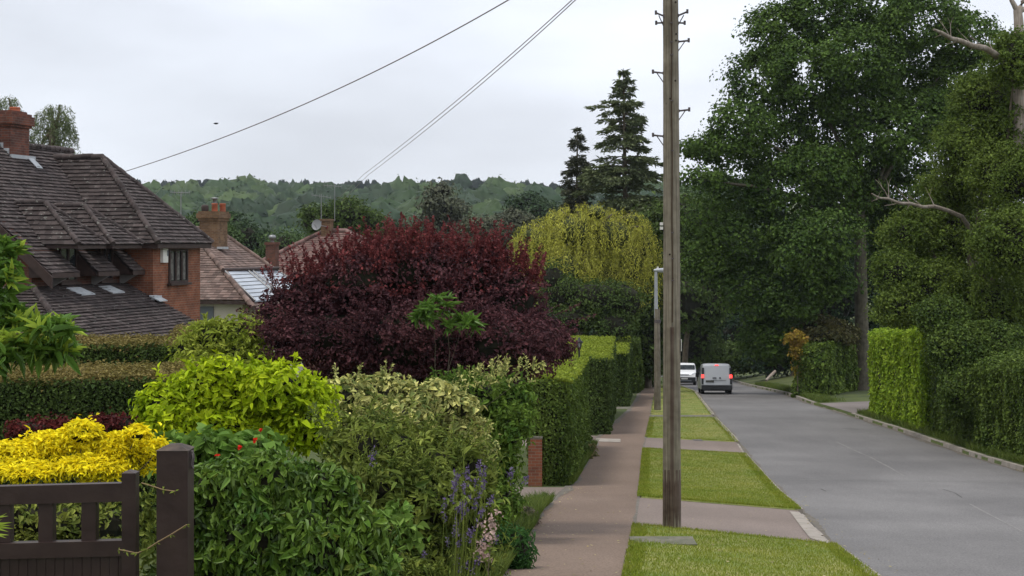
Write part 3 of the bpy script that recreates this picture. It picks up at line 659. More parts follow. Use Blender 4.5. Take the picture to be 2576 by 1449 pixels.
MB().lathe(P3(685, 609, 96), [(.12, 0), (.12, .18), (.22, .2), (.22, .32), (.17, .42), (0, .44)]).build('cowl', M['metal'], hc)

# ================================================================ poles, wires, lamp
def woodmat(name, c1, c2):
    m = mat(name, c1, .85, col2=c2, scale=4, bump=.3)
    t = m.node_tree; ns = t.nodes; lk = t.links; b = ns['Principled BSDF']; src = b.inputs['Base Color'].links[0].from_socket
    tcn = ns.new('ShaderNodeTexCoord'); mpn = ns.new('ShaderNodeMapping'); mpn.inputs['Scale'].default_value = (34, 34, .8)
    nz = ns.new('ShaderNodeTexNoise'); nz.inputs['Scale'].default_value = 1; nz.inputs['Detail'].default_value = 6; nz.inputs['Roughness'].default_value = .65
    lk.new(tcn.outputs['Object'], mpn.inputs[0]); lk.new(mpn.outputs[0], nz.inputs['Vector'])
    mr = ns.new('ShaderNodeMapRange'); mr.inputs[1].default_value = .36; mr.inputs[2].default_value = .62; mr.inputs[3].default_value = .55; mr.inputs[4].default_value = 1.15
    lk.new(nz.outputs['Fac'], mr.inputs[0]); vv = ns.new('ShaderNodeVectorMath'); vv.operation = 'SCALE'; lk.new(src, vv.inputs[0]); lk.new(mr.outputs[0], vv.inputs['Scale'])
    lk.new(vv.outputs[0], b.inputs['Base Color']); return m
M['pole'] = woodmat('weathered_pole_wood', (.165, .14, .1), (.24, .21, .155))
M['pole_low'] = woodmat('stained_pole_foot', (.085, .055, .04), (.14, .105, .08))
M['steel'] = mat('rusty_step_iron', (.075, .06, .06), .7, col2=(.12, .1, .1), scale=15)
M['cable'] = mat('cable_sheath', (.2, .17, .155), .6)
M['galv'] = mat('galvanised_steel', (.4, .41, .42), .5, col2=(.32, .33, .34), scale=3, metal=.2)
YP = 26.7; px = YP / F
bz = P3(1690, 1328, YP); bx = bz[0]
pole = thing('telegraph_pole', 'tall near wooden telegraph pole with iron steps, standing on the grass verge', 'pole', (bx, YP, bz[2]))
mb = MB(); pts = []; rad = []
for k in range(41):
    z = bz[2] - .3 + k * .29; V = V0 - z * F / YP; pts.append((bx + (-.02 if V < 700 else 0) * (700 - V) / 700, YP, z)); rad.append((19.3 + max(0, min(1, V / 1328)) * 3.6) * px * (1 + .012 * math.sin(k * 1.7)))
mb.tube(pts, rad, n=28)
sh = mb.build('shaft', M['pole'], pole)
# dark stained band at the foot, set just proud
ptl = [(bx, YP, P3(0, V, YP)[2]) for V in (1332, 1250, 1150, 1050, 940, 860, 800)]
def PXr(V): return (19.3 + V / 1328 * 3.6) * px
def arc_strip(a0, a1, Vs, off, jitter=0):            # a strip hugging the pole between two angles (degrees, -90 faces the camera)
    vs = []; n = 8
    for V in Vs:
        r = PXr(V) + off; z = P3(0, V, YP)[2]
        for k in range(n + 1):
            a = R(a0 + (a1 - a0) * k / n + (random.uniform(-jitter, jitter) if k in (0, n) else 0)); vs.append((bx + r * math.cos(a) - (.02 * (700 - V) / 700 if V < 700 else 0), YP + r * math.sin(a), z))
    return vs, [(i * (n + 1) + k, i * (n + 1) + k + 1, (i + 1) * (n + 1) + k + 1, (i + 1) * (n + 1) + k) for i in range(len(Vs) - 1) for k in range(n)]
mb = MB(); mb.add(*arc_strip(-200, 20, [1331, 1300, 1270, 1240, 1210, 1180], .004, 0), smooth=True); mb.build('stained_foot', M['pole_low'], pole)
mb = MB(); mb.add(*arc_strip(-104, -84, [1331] + list(range(1300, 820, -40)) + [822], .02), smooth=True)
mb.add(*arc_strip(-104, -103.9, [1331, 822], .0)); 
vs, fs = arc_strip(-104, -84, [1331, 822], .02); vi, _ = arc_strip(-104, -84, [1331, 822], .0)
mb.add([vs[0], vs[9], vi[9], vi[0]], [(0, 1, 2, 3)]); mb.add([vs[8], vs[17], vi[17], vi[8]], [(0, 1, 2, 3)]); mb.add(vs[9:18] + vi[9:18], [(i, i + 1, i + 10, i + 9) for i in range(8)])
mb.build('cable_guard', M['pole_low'], pole)
M['brown'] = mat('dark_brown_cable', (.05, .03, .014), .6)
mb = MB(); 
for V in range(-120, 840, 30):
    pass
cp = [(bx - (.02 * (700 - V) / 700 if V < 700 else 0) + (-.004 + .004 * math.sin(V * .02)), YP - PXr(V) - .008, P3(0, V, YP)[2]) for V in range(-150, 830, 24)]
mb.tube(cp, .012, n=6); mb.build('down_cable', M['brown'], pole)
mb = MB()
for V in (60, 108, 140, 255, 380, 585, 650, 705): MB().box((bx - (.02 * (700 - V) / 700 if V < 700 else 0), YP - PXr(V) - .008, P3(0, V, YP)[2]), (.045, .03, .018)).build('cable_clip', M['steel'], pole)
M['hole'] = mat('bolt_hole', (.02, .014, .01), .9)
mb = MB()
for U, V in ((1679, 4), (1698, 8), (1672, 60), (1680, 92), (1699, 88), (1699, 104), (1697, 205), (1684, 250), (1676, 262), (1683, 640), (1690, 700)):
    dx = (U - 1690) * px; r = PXr(V); y = YP - math.sqrt(max(r * r - dx * dx, .001)); MB().tube([(bx + dx, y + .01, P3(0, V, YP)[2]), (bx + dx, y - .004, P3(0, V, YP)[2])], .016, n=8).build('bolt', M['hole'], pole)
mb = MB()
for V in (662, 668): pass
for U, V in ((1662, 563), (1662, 574)): MB().box((bx - .175, YP - .02, P3(0, V, YP)[2]), (.05, .06, .05)).build('insulator', M['white'], pole)
def step(side, V, L=27, rise=3, depth=0.0, brace=True):
    z = P3(0, V, YP)[2]; r = PXr(V); x0 = bx + side * (r - .01) - .02 * (V < 700) * (700 - V) / 700; x1 = x0 + side * L * px
    mb = MB(); mb.tube([(x0, YP - depth * .3, z), (x1, YP - depth, z + rise * px)], .016, n=7); mb.tube([(x1, YP - depth, z + rise * px - .03), (x1, YP - depth, z + rise * px + .04)], .02, n=7)
    mb.box((x0, YP - depth * .3, z), (.03, .06, .05))
    if brace: mb.tube([(x0 + side * (L * .62) * px, YP - depth * .7, z), (x0 + side * .005, YP, z - 23 * px)], .009, n=6); mb.box((x0, YP, z - 23 * px), (.02, .03, .03))
    return mb.build('step_iron', M['steel'], pole)
step(-1, 41, 21, 6, .12); step(1, 40, 22, 8, .12); step(-1, 57, 18, 0, -.05, False); step(1, 57, 18, 0, -.05, False)
step(1, 105); step(-1, 184); step(1, 279); step(-1, 343); 
mb = MB(); z = P3(0, 868, YP)[2]; mb.box((bx + PXr(868) + .008, YP - .05, z), (.012, .05, .2)); mb.build('number_plate', M['white'], pole)
mb = MB(); ztop = P3(0, -280, YP)[2]; mb.tube([(bx - .05, YP, ztop - .4), (bx - .05, YP, ztop + .02)], [.135, .13], n=20); mb.build('pole_top', M['pole'], pole)

# far pole with the lamp
Y2 = 76.0; b2 = P3(1654, 1028, Y2); q2 = Y2 / F
sl_ = thing('street_lamp', 'slim grey lamp tube with short arm on top of the far wooden post', 'street lamp', P3(1651, 790, Y2 - .1))
mb = MB(); mb.tube([P3(1651, 800, Y2), P3(1650.5, 776, Y2), P3(1650, 684, Y2)], [.1, .09, .07], n=12); mb.tube([P3(1650, 690, Y2), P3(1650, 679, Y2), P3(1656, 678, Y2)], [.065, .055, .05], n=10); mb.build('column', M['galv'], sl_)
mb = MB(); a = P3(1652, 680, Y2); b = P3(1690, 680, Y2 + .1); mb.tube([a - [.15, 0, 0], a, (a + b) / 2, b], [.04, .1, .12, .06], n=10); h_ = mb.build('lamp_head', M['galv'], sl_)
MB().tube([a + [.05, 0, .08], a + [.05, 0, .18]], [.05, .04], n=8).build('photocell', M['white'], h_)
pole2 = thing('wooden_post', 'farther, shorter wooden post beside the footpath carrying the grey lamp tube', 'post', P3(1654, 1028, Y2))
mb = MB(); mb.tube([P3(1654, 1031, Y2), P3(1653.5, 900, Y2), P3(1653, 777, Y2)], [.165, .15, .13], n=16); mb.build('shaft', M['pole'], pole2)
mb = MB(); mb.tube([P3(1654, 812, Y2), P3(1654, 804, Y2)], [.155, .155], n=16); mb.build('strap', M['steel'], pole2)

def wire(name, pts, Ya, Yb, r, label, group=None, ext=()):
    # catenary-like cable through points given along its run; depth varies linearly along the cable
    U1, U2 = pts[0][0], pts[-1][0]; P_ = np.polyfit([p[0] for p in pts], [p[1] for p in pts], 2); Q = []
    for k in range(41):
        U = U1 + (U2 - U1) * k / 40; iy = 1 / Ya + (1 / Yb - 1 / Ya) * k / 40; Q.append(P3(U, np.polyval(P_, U), 1 / iy))
    Q += [np.array(e) for e in ext]
    o = MB().tube(Q, r, n=6).build(name, M['cable'])
    return tag(o, label, 'cable', group)
wire('overhead_cable', [(1688, -262), (1278, 0), (760, 265), (312, 432)], YP, 56, .013, 'single sagging cable running from the near pole down to the brick house', ext=[P3(290, 441, 57.0), P3(282, 520, 55)])
wire('overhead_cable', [(1688, -240), (1443, 0), (1190, 215), (915, 440)], YP, 100, .0115, 'upper of the two parallel cables running down to the distant red roof', 'pair of cables from the near pole', ext=[P3(850, 500, 105)])
wire('overhead_cable', [(1692, -240), (1452, 0), (1202, 215), (928, 440)], YP, 100, .0115, 'lower of the two parallel cables running down to the distant red roof', 'pair of cables from the near pole', ext=[P3(860, 505, 105)])

# lantern on its post behind the hedge, and bird
c = P3(1457, 868, 60.5); t = thing('garden_lantern', 'small black carriage lantern on a post rising above the clipped hedge', 'lantern', (c[0], 60.5, zp(60.5)))
mb = MB(); mb.tube([(c[0], 60.5, zp(60.5)), (c[0], 60.5, c[2] - .14)], .035, n=8); mb.build('post', M['black'], t)
mb = MB(); mb.lathe(c, [(.0, .3), (.03, .28), (.06, .2), (.15, .12), (.16, .09), (.0, .09)], n=8); 
for k in range(6):
    a = 2 * math.pi * k / 6; mb.tube([c + [.1 * math.cos(a), .1 * math.sin(a), .09], c + [.06 * math.cos(a), .06 * math.sin(a), -.12]], .012, n=4)
mb.lathe(c, [(.07, -.12), (.05, -.16), (.0, -.16)], n=8); mb.build('lantern_head', M['black'], t)
MB().lathe(c, [(.085, .085), (.05, -.11)], n=6).build('lantern_glass', mat('clouded_glass', (.4, .42, .42), .2), t)
t = thing('bird', 'small dark bird flying high over the wooded hill', 'bird', P3(543, 311, 70)); c = P3(543, 311, 70)
mb = MB(); mb.tube([c + [-.11, 0, 0], c + [-.06, 0, .005], c + [0, 0, .0], c + [.07, 0, .01], c + [.12, 0, .03]], [.005, .03, .04, .03, .008], n=8)
for s_ in (-1, 1): mb.add([c + [.04, 0, .01], c + [-.03, 0, .01], c + [-.03, s_ * .14, .05], c + [.0, s_ * .24, .01], c + [.04, s_ * .12, .05]], [(0, 1, 2, 3, 4)])
mb.build('body', M['black'], t)

# ================================================================ gate and gate post
M['gate'] = mat('dark_brown_gate_paint', (.028, .014, .012), .5, col2=(.042, .024, .02), scale=5, bump=.12, spec=.4)
M['oldtop'] = mat('weathered_post_top', (.1, .075, .06), .85, col2=(.05, .04, .035), scale=12)
YG = 11.0; g = YG / F
gate = thing('garden_gate', 'dark brown timber garden gate with open pickets above grooved boards', 'gate', P3(150, 1449, YG))
def gbox(mb, U1, U2, V1, V2, d0, d1, tilt=0.0):
    vs = []
    for dd in (d0, d1):
        for U, V in ((U1, V2), (U2, V2), (U2, V1), (U1, V1)):
            p = P3(U, V + (-.026 * (U - 170) if tilt else 0), YG); vs.append((p[0], YG + dd, p[2]))
    mb.add(vs, [(0, 1, 2, 3), (7, 6, 5, 4), (0, 4, 5, 1), (1, 5, 6, 2), (2, 6, 7, 3), (3, 7, 4, 0)])
zb = 1760
mb = MB(); gbox(mb, -560, 311, 1218, 1264, -.03, .05, 1); mb.build('rail', M['gate'], gate)
mb = MB(); gbox(mb, -560, 311, 1361, 1400, -.04, .05, .3); mb.build('rail', M['gate'], gate)
mb = MB(); gbox(mb, -560, 311, 1690, 1740, -.04, .05); mb.build('rail', M['gate'], gate)
for U in (310, -600):
    mb = MB(); gbox(mb, U, U + 35, 1189, zb, -.045, .065)
    p = P3(U, 1189, YG); w_ = 35 * g
    mb.add([(p[0], YG - .045, p[2] + .001), (p[0] + w_, YG - .045, p[2] + .001), (p[0] + w_, YG + .065, p[2] + .001), (p[0], YG + .065, p[2] + .001), (p[0] + w_ / 2, YG - .02, p[2] + .018), (p[0] + w_ / 2, YG + .04, p[2] + .018)], [(0, 1, 4), (1, 2, 5, 4), (2, 3, 5), (3, 0, 4, 5)])
    mb.build('stile', M['gate'], gate)
for U in (206, 98, -9, -117, -225, -333, -441, -540):
    mb = MB(); gbox(mb, U, U + 36, 1262, 1364, -.015, .075); mb.build('picket', M['gate'], gate)
mb = MB(); U = -563
while U < 300:
    gbox(mb, U, U + 21.5, 1398, 1700, -.018 + random.uniform(-.002, .002), .02); U += 22.7
gbox(mb, -560, 312, 1398, 1700, .0, .015); mb.build('boards', M['gate'], gate)
post = thing('gate_post', 'stout square dark brown gate post with weathered pyramid top, wrapped by creeper', 'post', P3(440, 1449, YG))
YQ = 10.8; mb = MB(); a = P3(394, 1134, YQ - .1); b = P3(472, 1700, YQ - .1)
x0, x1 = a[0], a[0] + .21; mb.box(((x0 + x1) / 2, YQ, (a[2] + b[2]) / 2), (.21, .21, a[2] - b[2])); mb.build('shaft', M['gate'], post)
zt_ = a[2]; mb = MB(); e = .006
mb.add([(x0 - e, YQ - .105 - e, zt_), (x1 + e, YQ - .105 - e, zt_), (x1 + e, YQ + .105 + e, zt_), (x0 - e, YQ + .105 + e, zt_), (x0 + .07, YQ - .04, zt_ + .035), (x1 - .07, YQ - .04, zt_ + .035), (x1 - .07, YQ + .04, zt_ + .035), (x0 + .07, YQ + .04, zt_ + .035)],
       [(3, 2, 1, 0), (0, 1, 5, 4), (1, 2, 6, 5), (2, 3, 7, 6), (3, 0, 4, 7), (4, 5, 6, 7)]); mb.build('post_top', M['oldtop'], post)
rr = P3(486, 1150, YQ); mb = MB(); ring = [(rr[0] + .004 * math.sin(3 * t), YQ - .02 + .03 * math.cos(t), rr[2] + .055 * math.sin(t) - .02) for t in np.linspace(0, 2 * math.pi, 17)]
mb.tube(ring, .007, n=6, cap=False); mb.box((x1 + .01, YQ - .02, rr[2] + .02), (.02, .04, .05)); mb.build('iron_ring', M['steel'], post)

# brick pillar at the neighbour's drive
YB = 39.2; c0, c1 = P3(1329, 1228, YB), P3(1364, 1104, YB)
t = thing('brick_pillar', 'slim orange brick gate pillar beside the footpath against the hedge', 'pillar', ((c0[0] + c1[0]) / 2, YB, c0[2]))
mb = MB(); mb.box(((c0[0] + c1[0]) / 2, YB + .17, (c0[2] + c1[2]) / 2 - .1), (.34, .34, c1[2] - c0[2] + .2)); mb.build('shaft', M['brick'], t)
mb = MB(); mb.box(((c0[0] + c1[0]) / 2, YB + .17, c1[2] + .03), (.37, .37, .05)); mb.build('coping', M['conc'], t)

# ================================================================ vans
M['vsilver'] = mat('silver_grey_paint', (.44, .45, .46), .3, metal=.25, spec=.5)
M['vwhite'] = mat('white_van_paint', (.78, .78, .78), .3, spec=.5)
M['rubber'] = mat('tyre_rubber', (.02, .02, .02), .85)
M['bump'] = mat('bumper_plastic', (.022, .023, .025), .6)
M['vglass'] = mat('dark_van_glass', (.03, .035, .04), .06, spec=.7)
M['lampred'] = mat('lit_tail_lamp', (.7, .02, .02), .2, emit=(1, .05, .04, 2.2))
M['lampclear'] = mat('clear_lamp', (.5, .52, .54), .1, spec=.7)
M['plate'] = mat('pale_number_plate', (.5, .5, .47), .5); M['plated'] = mat('dark_number_plate', (.06, .06, .05), .5)
def van(name, label, X, Y, rot, W_, L_, H_, paint, rear, front):
    t = thing(name, label, 'van', (X, Y, zr(Y))); t.rotation_euler = (math.atan2(zr(Y + 2) - zr(Y - 2), 4) * math.cos(rot), 0, rot)
    # built about the origin, nose towards +Y (the side profile is y,z)
    def part(mb, nm, m, par=None):
        o = mb.build(nm, m, None, origin=(0, 0, 0)); o.parent = par or t; o.location = (0, 0, 0); return o
    hl = L_ / 2
    prof = [(-hl, .32), (-hl - .02, .62), (-hl + .02, 1.1), (-hl + .12, H_ - .12), (-hl + .3, H_ - .01), (-hl + 1.6, H_), (hl - 1.9, H_ - .03), (hl - 1.55, H_ - .13), (hl - .95, 1.2), (hl - .35, 1.02), (hl - .06, .82), (hl, .55), (hl - .04, .32)]
    xs = [-1, -.97, -.88, -.5, 0, .5, .88, .97, 1]; vs = []
    def wz(z): return W_ / 2 * (1 - .14 * max(0, (z - .95) / (H_ - .95)) ** 1.4) 
    for y, z in prof:
        for x in xs:
            ed = max(0, abs(x) - .85) / .15; inn = .07 * ed * ed
            cy = y + (inn if y < 0 else -inn) * (1 if (z < H_ - .1) else 0); cz = z - (.07 * ed * ed if z > 1.0 else 0) + .02 * (1 - x * x) * (z > H_ - .2)
            vs.append((x * wz(z), cy, cz))
    n = len(xs); fs = [(i * n + k, i * n + k + 1, (i + 1) * n + k + 1, (i + 1) * n + k) for i in range(len(prof) - 1) for k in range(n - 1)]
    fs += [tuple(i * n for i in range(len(prof)))[::-1], tuple(i * n + n - 1 for i in range(len(prof)))]
    fs.append(tuple(range(n))[::-1] + tuple((len(prof) - 1) * n + k for k in range(n)))
    part(MB().add(vs, fs, 0, False), 'body', paint)
    for s_ in (-1, 1):
        for y in (hl - .85, -hl + .8):
            mb = MB(); c = (s_ * (W_ / 2 - .13), y, .32); mb.tube([(c[0] - .11, y, .32), (c[0] - .09, y, .32), (c[0] + .09, y, .32), (c[0] + .11, y, .32)], [.28, .33, .33, .28], n=20); wh = part(mb, 'wheel', M['rubber'])
            mb = MB(); mb.tube([(c[0] + s_ * .08, y, .32), (c[0] + s_ * .125, y, .32)], .19, n=14); part(mb, 'rim', M['metal'], wh)
        mb = MB(); mb.box((s_ * (W_ / 2 + .09), hl - 1.35, 1.12), (.2, .1, .26)); mb.box((s_ * (W_ / 2 + .0), hl - 1.38, 1.08), (.1, .08, .06)); part(mb, 'mirror', M['bump'])
        mb = MB(); mb.prism([(s_ * wz(1.2) + s_ * .004, hl - 2.35, 1.15), (s_ * wz(1.2) + s_ * .004, hl - 1.15, 1.15), (s_ * wz(1.55) + s_ * .004, hl - 1.6, 1.62), (s_ * wz(1.55) + s_ * .004, hl - 2.3, 1.66)], (s_ * .01, 0, 0)); part(mb, 'window', M['vglass'])
        mb = MB(); mb.box((s_ * (W_ / 2 - .1), -hl + .0, 1.1), (.15, .1, .2)); mb.box((s_ * (W_ / 2 - .13), -hl + .05, 1.42), (.12, .09, .4), 1); mb.box((s_ * (W_ / 2 - .1), -hl + .0, .8), (.12, .08, .36), 1); part(mb, 'tail_light', [M['lampred'] if rear else M['bump'], M['bump']])
        if front:
            mb = MB(); mb.prism([(s_ * (W_ / 2 - .36), hl - .1, .86), (s_ * (W_ / 2 - .06), hl - .18, .9), (s_ * (W_ / 2 - .05), hl - .28, 1.02), (s_ * (W_ / 2 - .24), hl - .2, .95)], (0, .05, .01)); part(mb, 'headlight', M['lampclear'])
    mb = MB(); mb.box((0, -hl - .01, .42), (W_ * .97, .16, .26)); mb.box((0, -hl + .25, .26), (W_ * .86, .3, .1)); part(mb, 'bumper', M['bump'])
    mb = MB(); mb.box((0, hl - .0, .47), (W_ * .97, .14, .34)); mb.box((0, hl - .25, .26), (W_ * .86, .3, .1)); part(mb, 'bumper', M['bump'])
    if rear:
        mb = MB(); dw = W_ * .4
        mb.prism([(-dw, -hl - .035, .58), (dw, -hl - .035, .58), (dw * .98, -hl + .005, 1.12), (dw * .9, -hl + .07, H_ - .16), (-dw * .9, -hl + .07, H_ - .16), (-dw * .98, -hl + .005, 1.12)], (0, .03, 0)); d = part(mb, 'tailgate', paint)
        part(MB().box((-.14, -hl - .04, 1.0), (.24, .04, .06)), 'handle', M['bump'], d); part(MB().box((.2, -hl - .03, 1.0), (.1, .04, .08)), 'badge', M['bump'], d)
        mb = MB(); mb.box((-dw * .55, -hl - .05, .79), (.5, .02, .13)); part(mb, 'number_plate', M['plated'], d)
        mb = MB(); mb.box((.1, -hl - .045, .86), (.95, .02, .02)); part(mb, 'trim', M['bump'], d)
        mb = MB(); mb.box((0, -hl + .1, H_ - .08), (.2, .06, .05)); part(mb, 'brake_light', M['lampred'])
    if front:
        mb = MB(); a, b = wz(1.25) * .93, wz(H_ - .2) * .93
        mb.prism([(-a, hl - .96, 1.25), (a, hl - .96, 1.25), (b, hl - 1.48, H_ - .17), (-b, hl - 1.48, H_ - .17)], (0, .035, .03)); part(mb, 'windscreen', M['vglass'])
        mb = MB(); mb.box((0, hl + .08, .52), (.5, .02, .12)); part(mb, 'number_plate', M['plate'])
        mb = MB(); mb.box((0, hl - .04, .84), (.7, .05, .035)); mb.box((0, hl + .02, .36), (1.1, .14, .07)); part(mb, 'grille', M['greyp'])
    return t
c = P3(1801, 988, 97.5); van('silver_van', 'silver grey panel van seen from behind with its brake lights lit', c[0] + .22, 99.8, R(-4.2), 1.93, 4.7, 1.86, M['vsilver'], True, False)
c = P3(1730, 966, 125); van('white_van', 'small white van facing the camera at the left side of the road', c[0], 127, R(180 - 7), 1.8, 4.2, 1.72, M['vwhite'], False, True)

# ================================================================ vegetation
def unit(a): return a / (np.linalg.norm(a, axis=1, keepdims=True) + 1e-9)
def leaves(mb, p, nrm, L, Wd, rg, jit=.6, up=.3, droop=0., mi=0, fine=False, fold=.25, axis=None, var=.24):
    n = len(p)
    if n == 0: return
    N_ = unit(nrm + rg.normal(0, jit, (n, 3)) + np.array([0, 0, up]))
    d = rg.normal(0, 1, (n, 3)) if axis is None else axis + rg.normal(0, .35, (n, 3))
    d[:, 2] -= droop * 1.5
    d = unit(d - (d * N_).sum(1, keepdims=True) * N_ * (1 if droop < .5 else .55)); s_ = unit(np.cross(N_, d))
    sc = np.exp(rg.normal(0, var, n))[:, None]; l = L * sc; w = Wd * sc
    if not fine:
        v = np.stack([p, p + d * l * .5 + s_ * w * .5 + N_ * w * fold, p + d * l - N_ * l * .1, p + d * l * .5 - s_ * w * .5 + N_ * w * fold], 1).reshape(-1, 3)
        mb.add(v, np.arange(4 * n).reshape(-1, 4), mi)
    else:
        c = -N_ * l * (.16 + .2 * rg.random((n, 1)))
        v = np.stack([p, p + d * l * .28 + s_ * w * .45 + N_ * w * fold, p + d * l * .66 + s_ * w * .36 + N_ * w * fold * .8 + c * .4, p + d * l + c,
                      p + d * l * .66 - s_ * w * .36 + N_ * w * fold * .8 + c * .4, p + d * l * .28 - s_ * w * .45 + N_ * w * fold], 1).reshape(-1, 3)
        i = np.arange(n)[:, None] * 6
        mb.add(v, np.concatenate([i + np.array([0, 1, 2, 3]), i + np.array([0, 3, 4, 5])]), mi)
def lobes_px(lst, Y, dep=1.0, jy=0.0, seed=0):
    """ellipsoid lobes of a crown: centre seen at U,V with half sizes; each gets its own depth"""
    rg = np.random.default_rng(seed); out = []
    for l in lst:
        U, V, ru, rv = l[:4]; y = Y + (l[4] if len(l) > 4 else rg.uniform(-jy, jy)); k = y / F
        c = P3(U, V, y); out.append([*c, ru * k, ru * k * dep, rv * k])
    return np.array(out)
def shell(lobes, n, rg, lo=.55, hi=1.0, zcut=None):
    lob = np.asarray(lobes); a = (lob[:, 3] * lob[:, 5] + lob[:, 3] * lob[:, 4] + lob[:, 4] * lob[:, 5]); i = rg.choice(len(lob), n, p=a / a.sum())
    d = unit(rg.normal(0, 1, (n, 3))); r = lo + (hi - lo) * np.sqrt(rg.random(n)); p = lob[i, :3] + d * r[:, None] * lob[i, 3:]; nn = unit(d / lob[i, 3:])
    # drop what lies well inside another lobe
    keep = np.ones(n, bool)
    for k in range(len(lob)):
        q = ((p - lob[k, :3]) / lob[k, 3:]); keep &= ~(((q ** 2).sum(1) < .36) & (i != k))
    return p[keep], nn[keep]
def clumps(lobes, nc, per, rs, rg, lo=.6, flat=.6):
    c, cn = shell(lobes, nc, rg, lo); m = len(c); i = np.repeat(np.arange(m), per); d = unit(rg.normal(0, 1, (m * per, 3)))
    rsz = rs * np.exp(rg.normal(0, .3, m))[i]
    d2 = d.copy(); d2[:, 2] *= flat; p = c[i] + d2 * (rsz * rg.random(m * per) ** .4)[:, None]
    n = unit(cn[i] * .5 + d * .9); ok = (d[:, 2] > -.65); return p[ok], n[ok]
def limb(mb, a, b, r0, r1, rg, sag=.1, n=7, k=6):
    a = np.array(a, float); b = np.array(b, float); D = np.linalg.norm(b - a); pts = []; off = rg.normal(0, .04 * D, 3)
    for i in range(k + 1):
        t = i / k; pts.append(a + (b - a) * t + off * math.sin(math.pi * t) + np.array([0, 0, sag * D * t * (1 - t)]) + rg.normal(0, .008 * D, 3) * (0 < i < k))
    mb.tube(pts, [r0 + (r1 - r0) * i / k for i in range(k + 1)], n=n); return pts
M['bark'] = woodmat('tree_bark', (.11, .085, .055), (.17, .14, .1))
M['bark2'] = woodmat('mossy_trunk_bark', (.07, .062, .042), (.12, .105, .072))
M['twig'] = mat('twig', (.06, .045, .03), .9)
M['deadwood'] = woodmat('bare_dead_wood', (.3, .24, .19), (.4, .34, .28))
M['inner'] = mat('shaded_inner_core', (.012, .014, .008), 1, col2=(.025, .022, .012), scale=12)  # near-black solid filler: the shade inside foliage is put into its colour

def tree(name, label, cat, Y, lob, base, L, Wd, nc, per, rs, m, seed, dep=.8, jy=2, trunk_r=.4, fork=None, group=None, droop=0., lo=.6, up=.35, jit=.55, flat=.6, bark='bark', nl=8, core=None, kids=('trunk', 'crown'), fine=False, extra=None, corescale=.72):
    rg = np.random.default_rng(seed); lb = lobes_px(lob, Y, dep, jy, seed); b = P3(*base, Y) if len(base) == 2 else np.array(base, float)
    b[2] = float(gz(b[0], b[1])) - .1 if len(base) == 2 and Y < 160 else b[2]
    t = thing(name, label, cat, b, group); mb = MB(); top = lb[np.argmax(lb[:, 2]), :3]
    ctr = lb[:, :3].mean(0); fk = P3(*fork, Y) if fork else b * .45 + ctr * .55
    nb = np.linalg.norm(fk - b); mb.tube([b, b + (fk - b) * .04 + [0, 0, 0], b + (fk - b) * .12, b + (fk - b) * .5 + rg.normal(0, .01 * nb, 3), fk], [trunk_r * 1.45, trunk_r * 1.15, trunk_r, trunk_r * .86, trunk_r * .75], n=14)
    for q in [q for q in lb[rg.permutation(len(lb))[:nl]] if q[2] > fk[2] + .1]: limb(mb, fk, q[:3], trunk_r * .45, trunk_r * .08, rg)
    mb.build(kids[0], M[bark], t)
    mb = MB(); p, n = clumps(lb, nc, per, rs, rg, lo, flat); leaves(mb, p, n, L, Wd, rg, jit, up, droop, fine=fine)
    if extra: extra(mb, rg, lb)
    mats = list(m) if isinstance(m, (list, tuple)) else [m]
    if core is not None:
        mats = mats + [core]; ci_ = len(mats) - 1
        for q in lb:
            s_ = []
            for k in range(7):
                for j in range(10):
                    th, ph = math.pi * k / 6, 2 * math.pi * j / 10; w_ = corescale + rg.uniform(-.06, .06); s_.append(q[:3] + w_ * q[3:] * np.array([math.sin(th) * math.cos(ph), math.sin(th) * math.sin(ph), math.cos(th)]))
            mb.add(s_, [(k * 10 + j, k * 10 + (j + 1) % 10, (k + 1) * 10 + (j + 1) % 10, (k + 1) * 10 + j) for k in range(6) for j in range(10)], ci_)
    mb.build(kids[1], mats, t); return t

M['oak'] = leaf('oak_leaf', (.034, .07, .015), (.11, .175, .032), scale=.45, isl=.4, trans=.18)
M['olive'] = leaf('olive_green_leaf', (.07, .115, .02), (.15, .2, .034), scale=.5, isl=.35, trans=.25)
M['mid'] = leaf('mid_green_leaf', (.045, .078, .018), (.095, .135, .032), scale=.6, isl=.4, trans=.2)
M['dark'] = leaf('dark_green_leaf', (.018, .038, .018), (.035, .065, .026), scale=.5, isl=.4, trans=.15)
M['conifer'] = leaf('conifer_needle', (.11, .14, .065), (.2, .23, .11), scale=.6, isl=.35, trans=.08)
M['conif2'] = leaf('brown_green_needle', (.08, .085, .055), (.13, .14, .085), scale=.6, isl=.3, trans=.05)
M['willow'] = leaf('willow_leaf', (.27, .28, .035), (.55, .53, .1), scale=.9, isl=.5, trans=.3)
M['far1'] = leaf('far_leaf_green', (.06, .1, .035), (.1, .15, .05), scale=.25, isl=.25, trans=.15)
M['far2'] = leaf('far_leaf_dark', (.035, .065, .03), (.055, .085, .035), scale=.25, isl=.3, trans=.1)

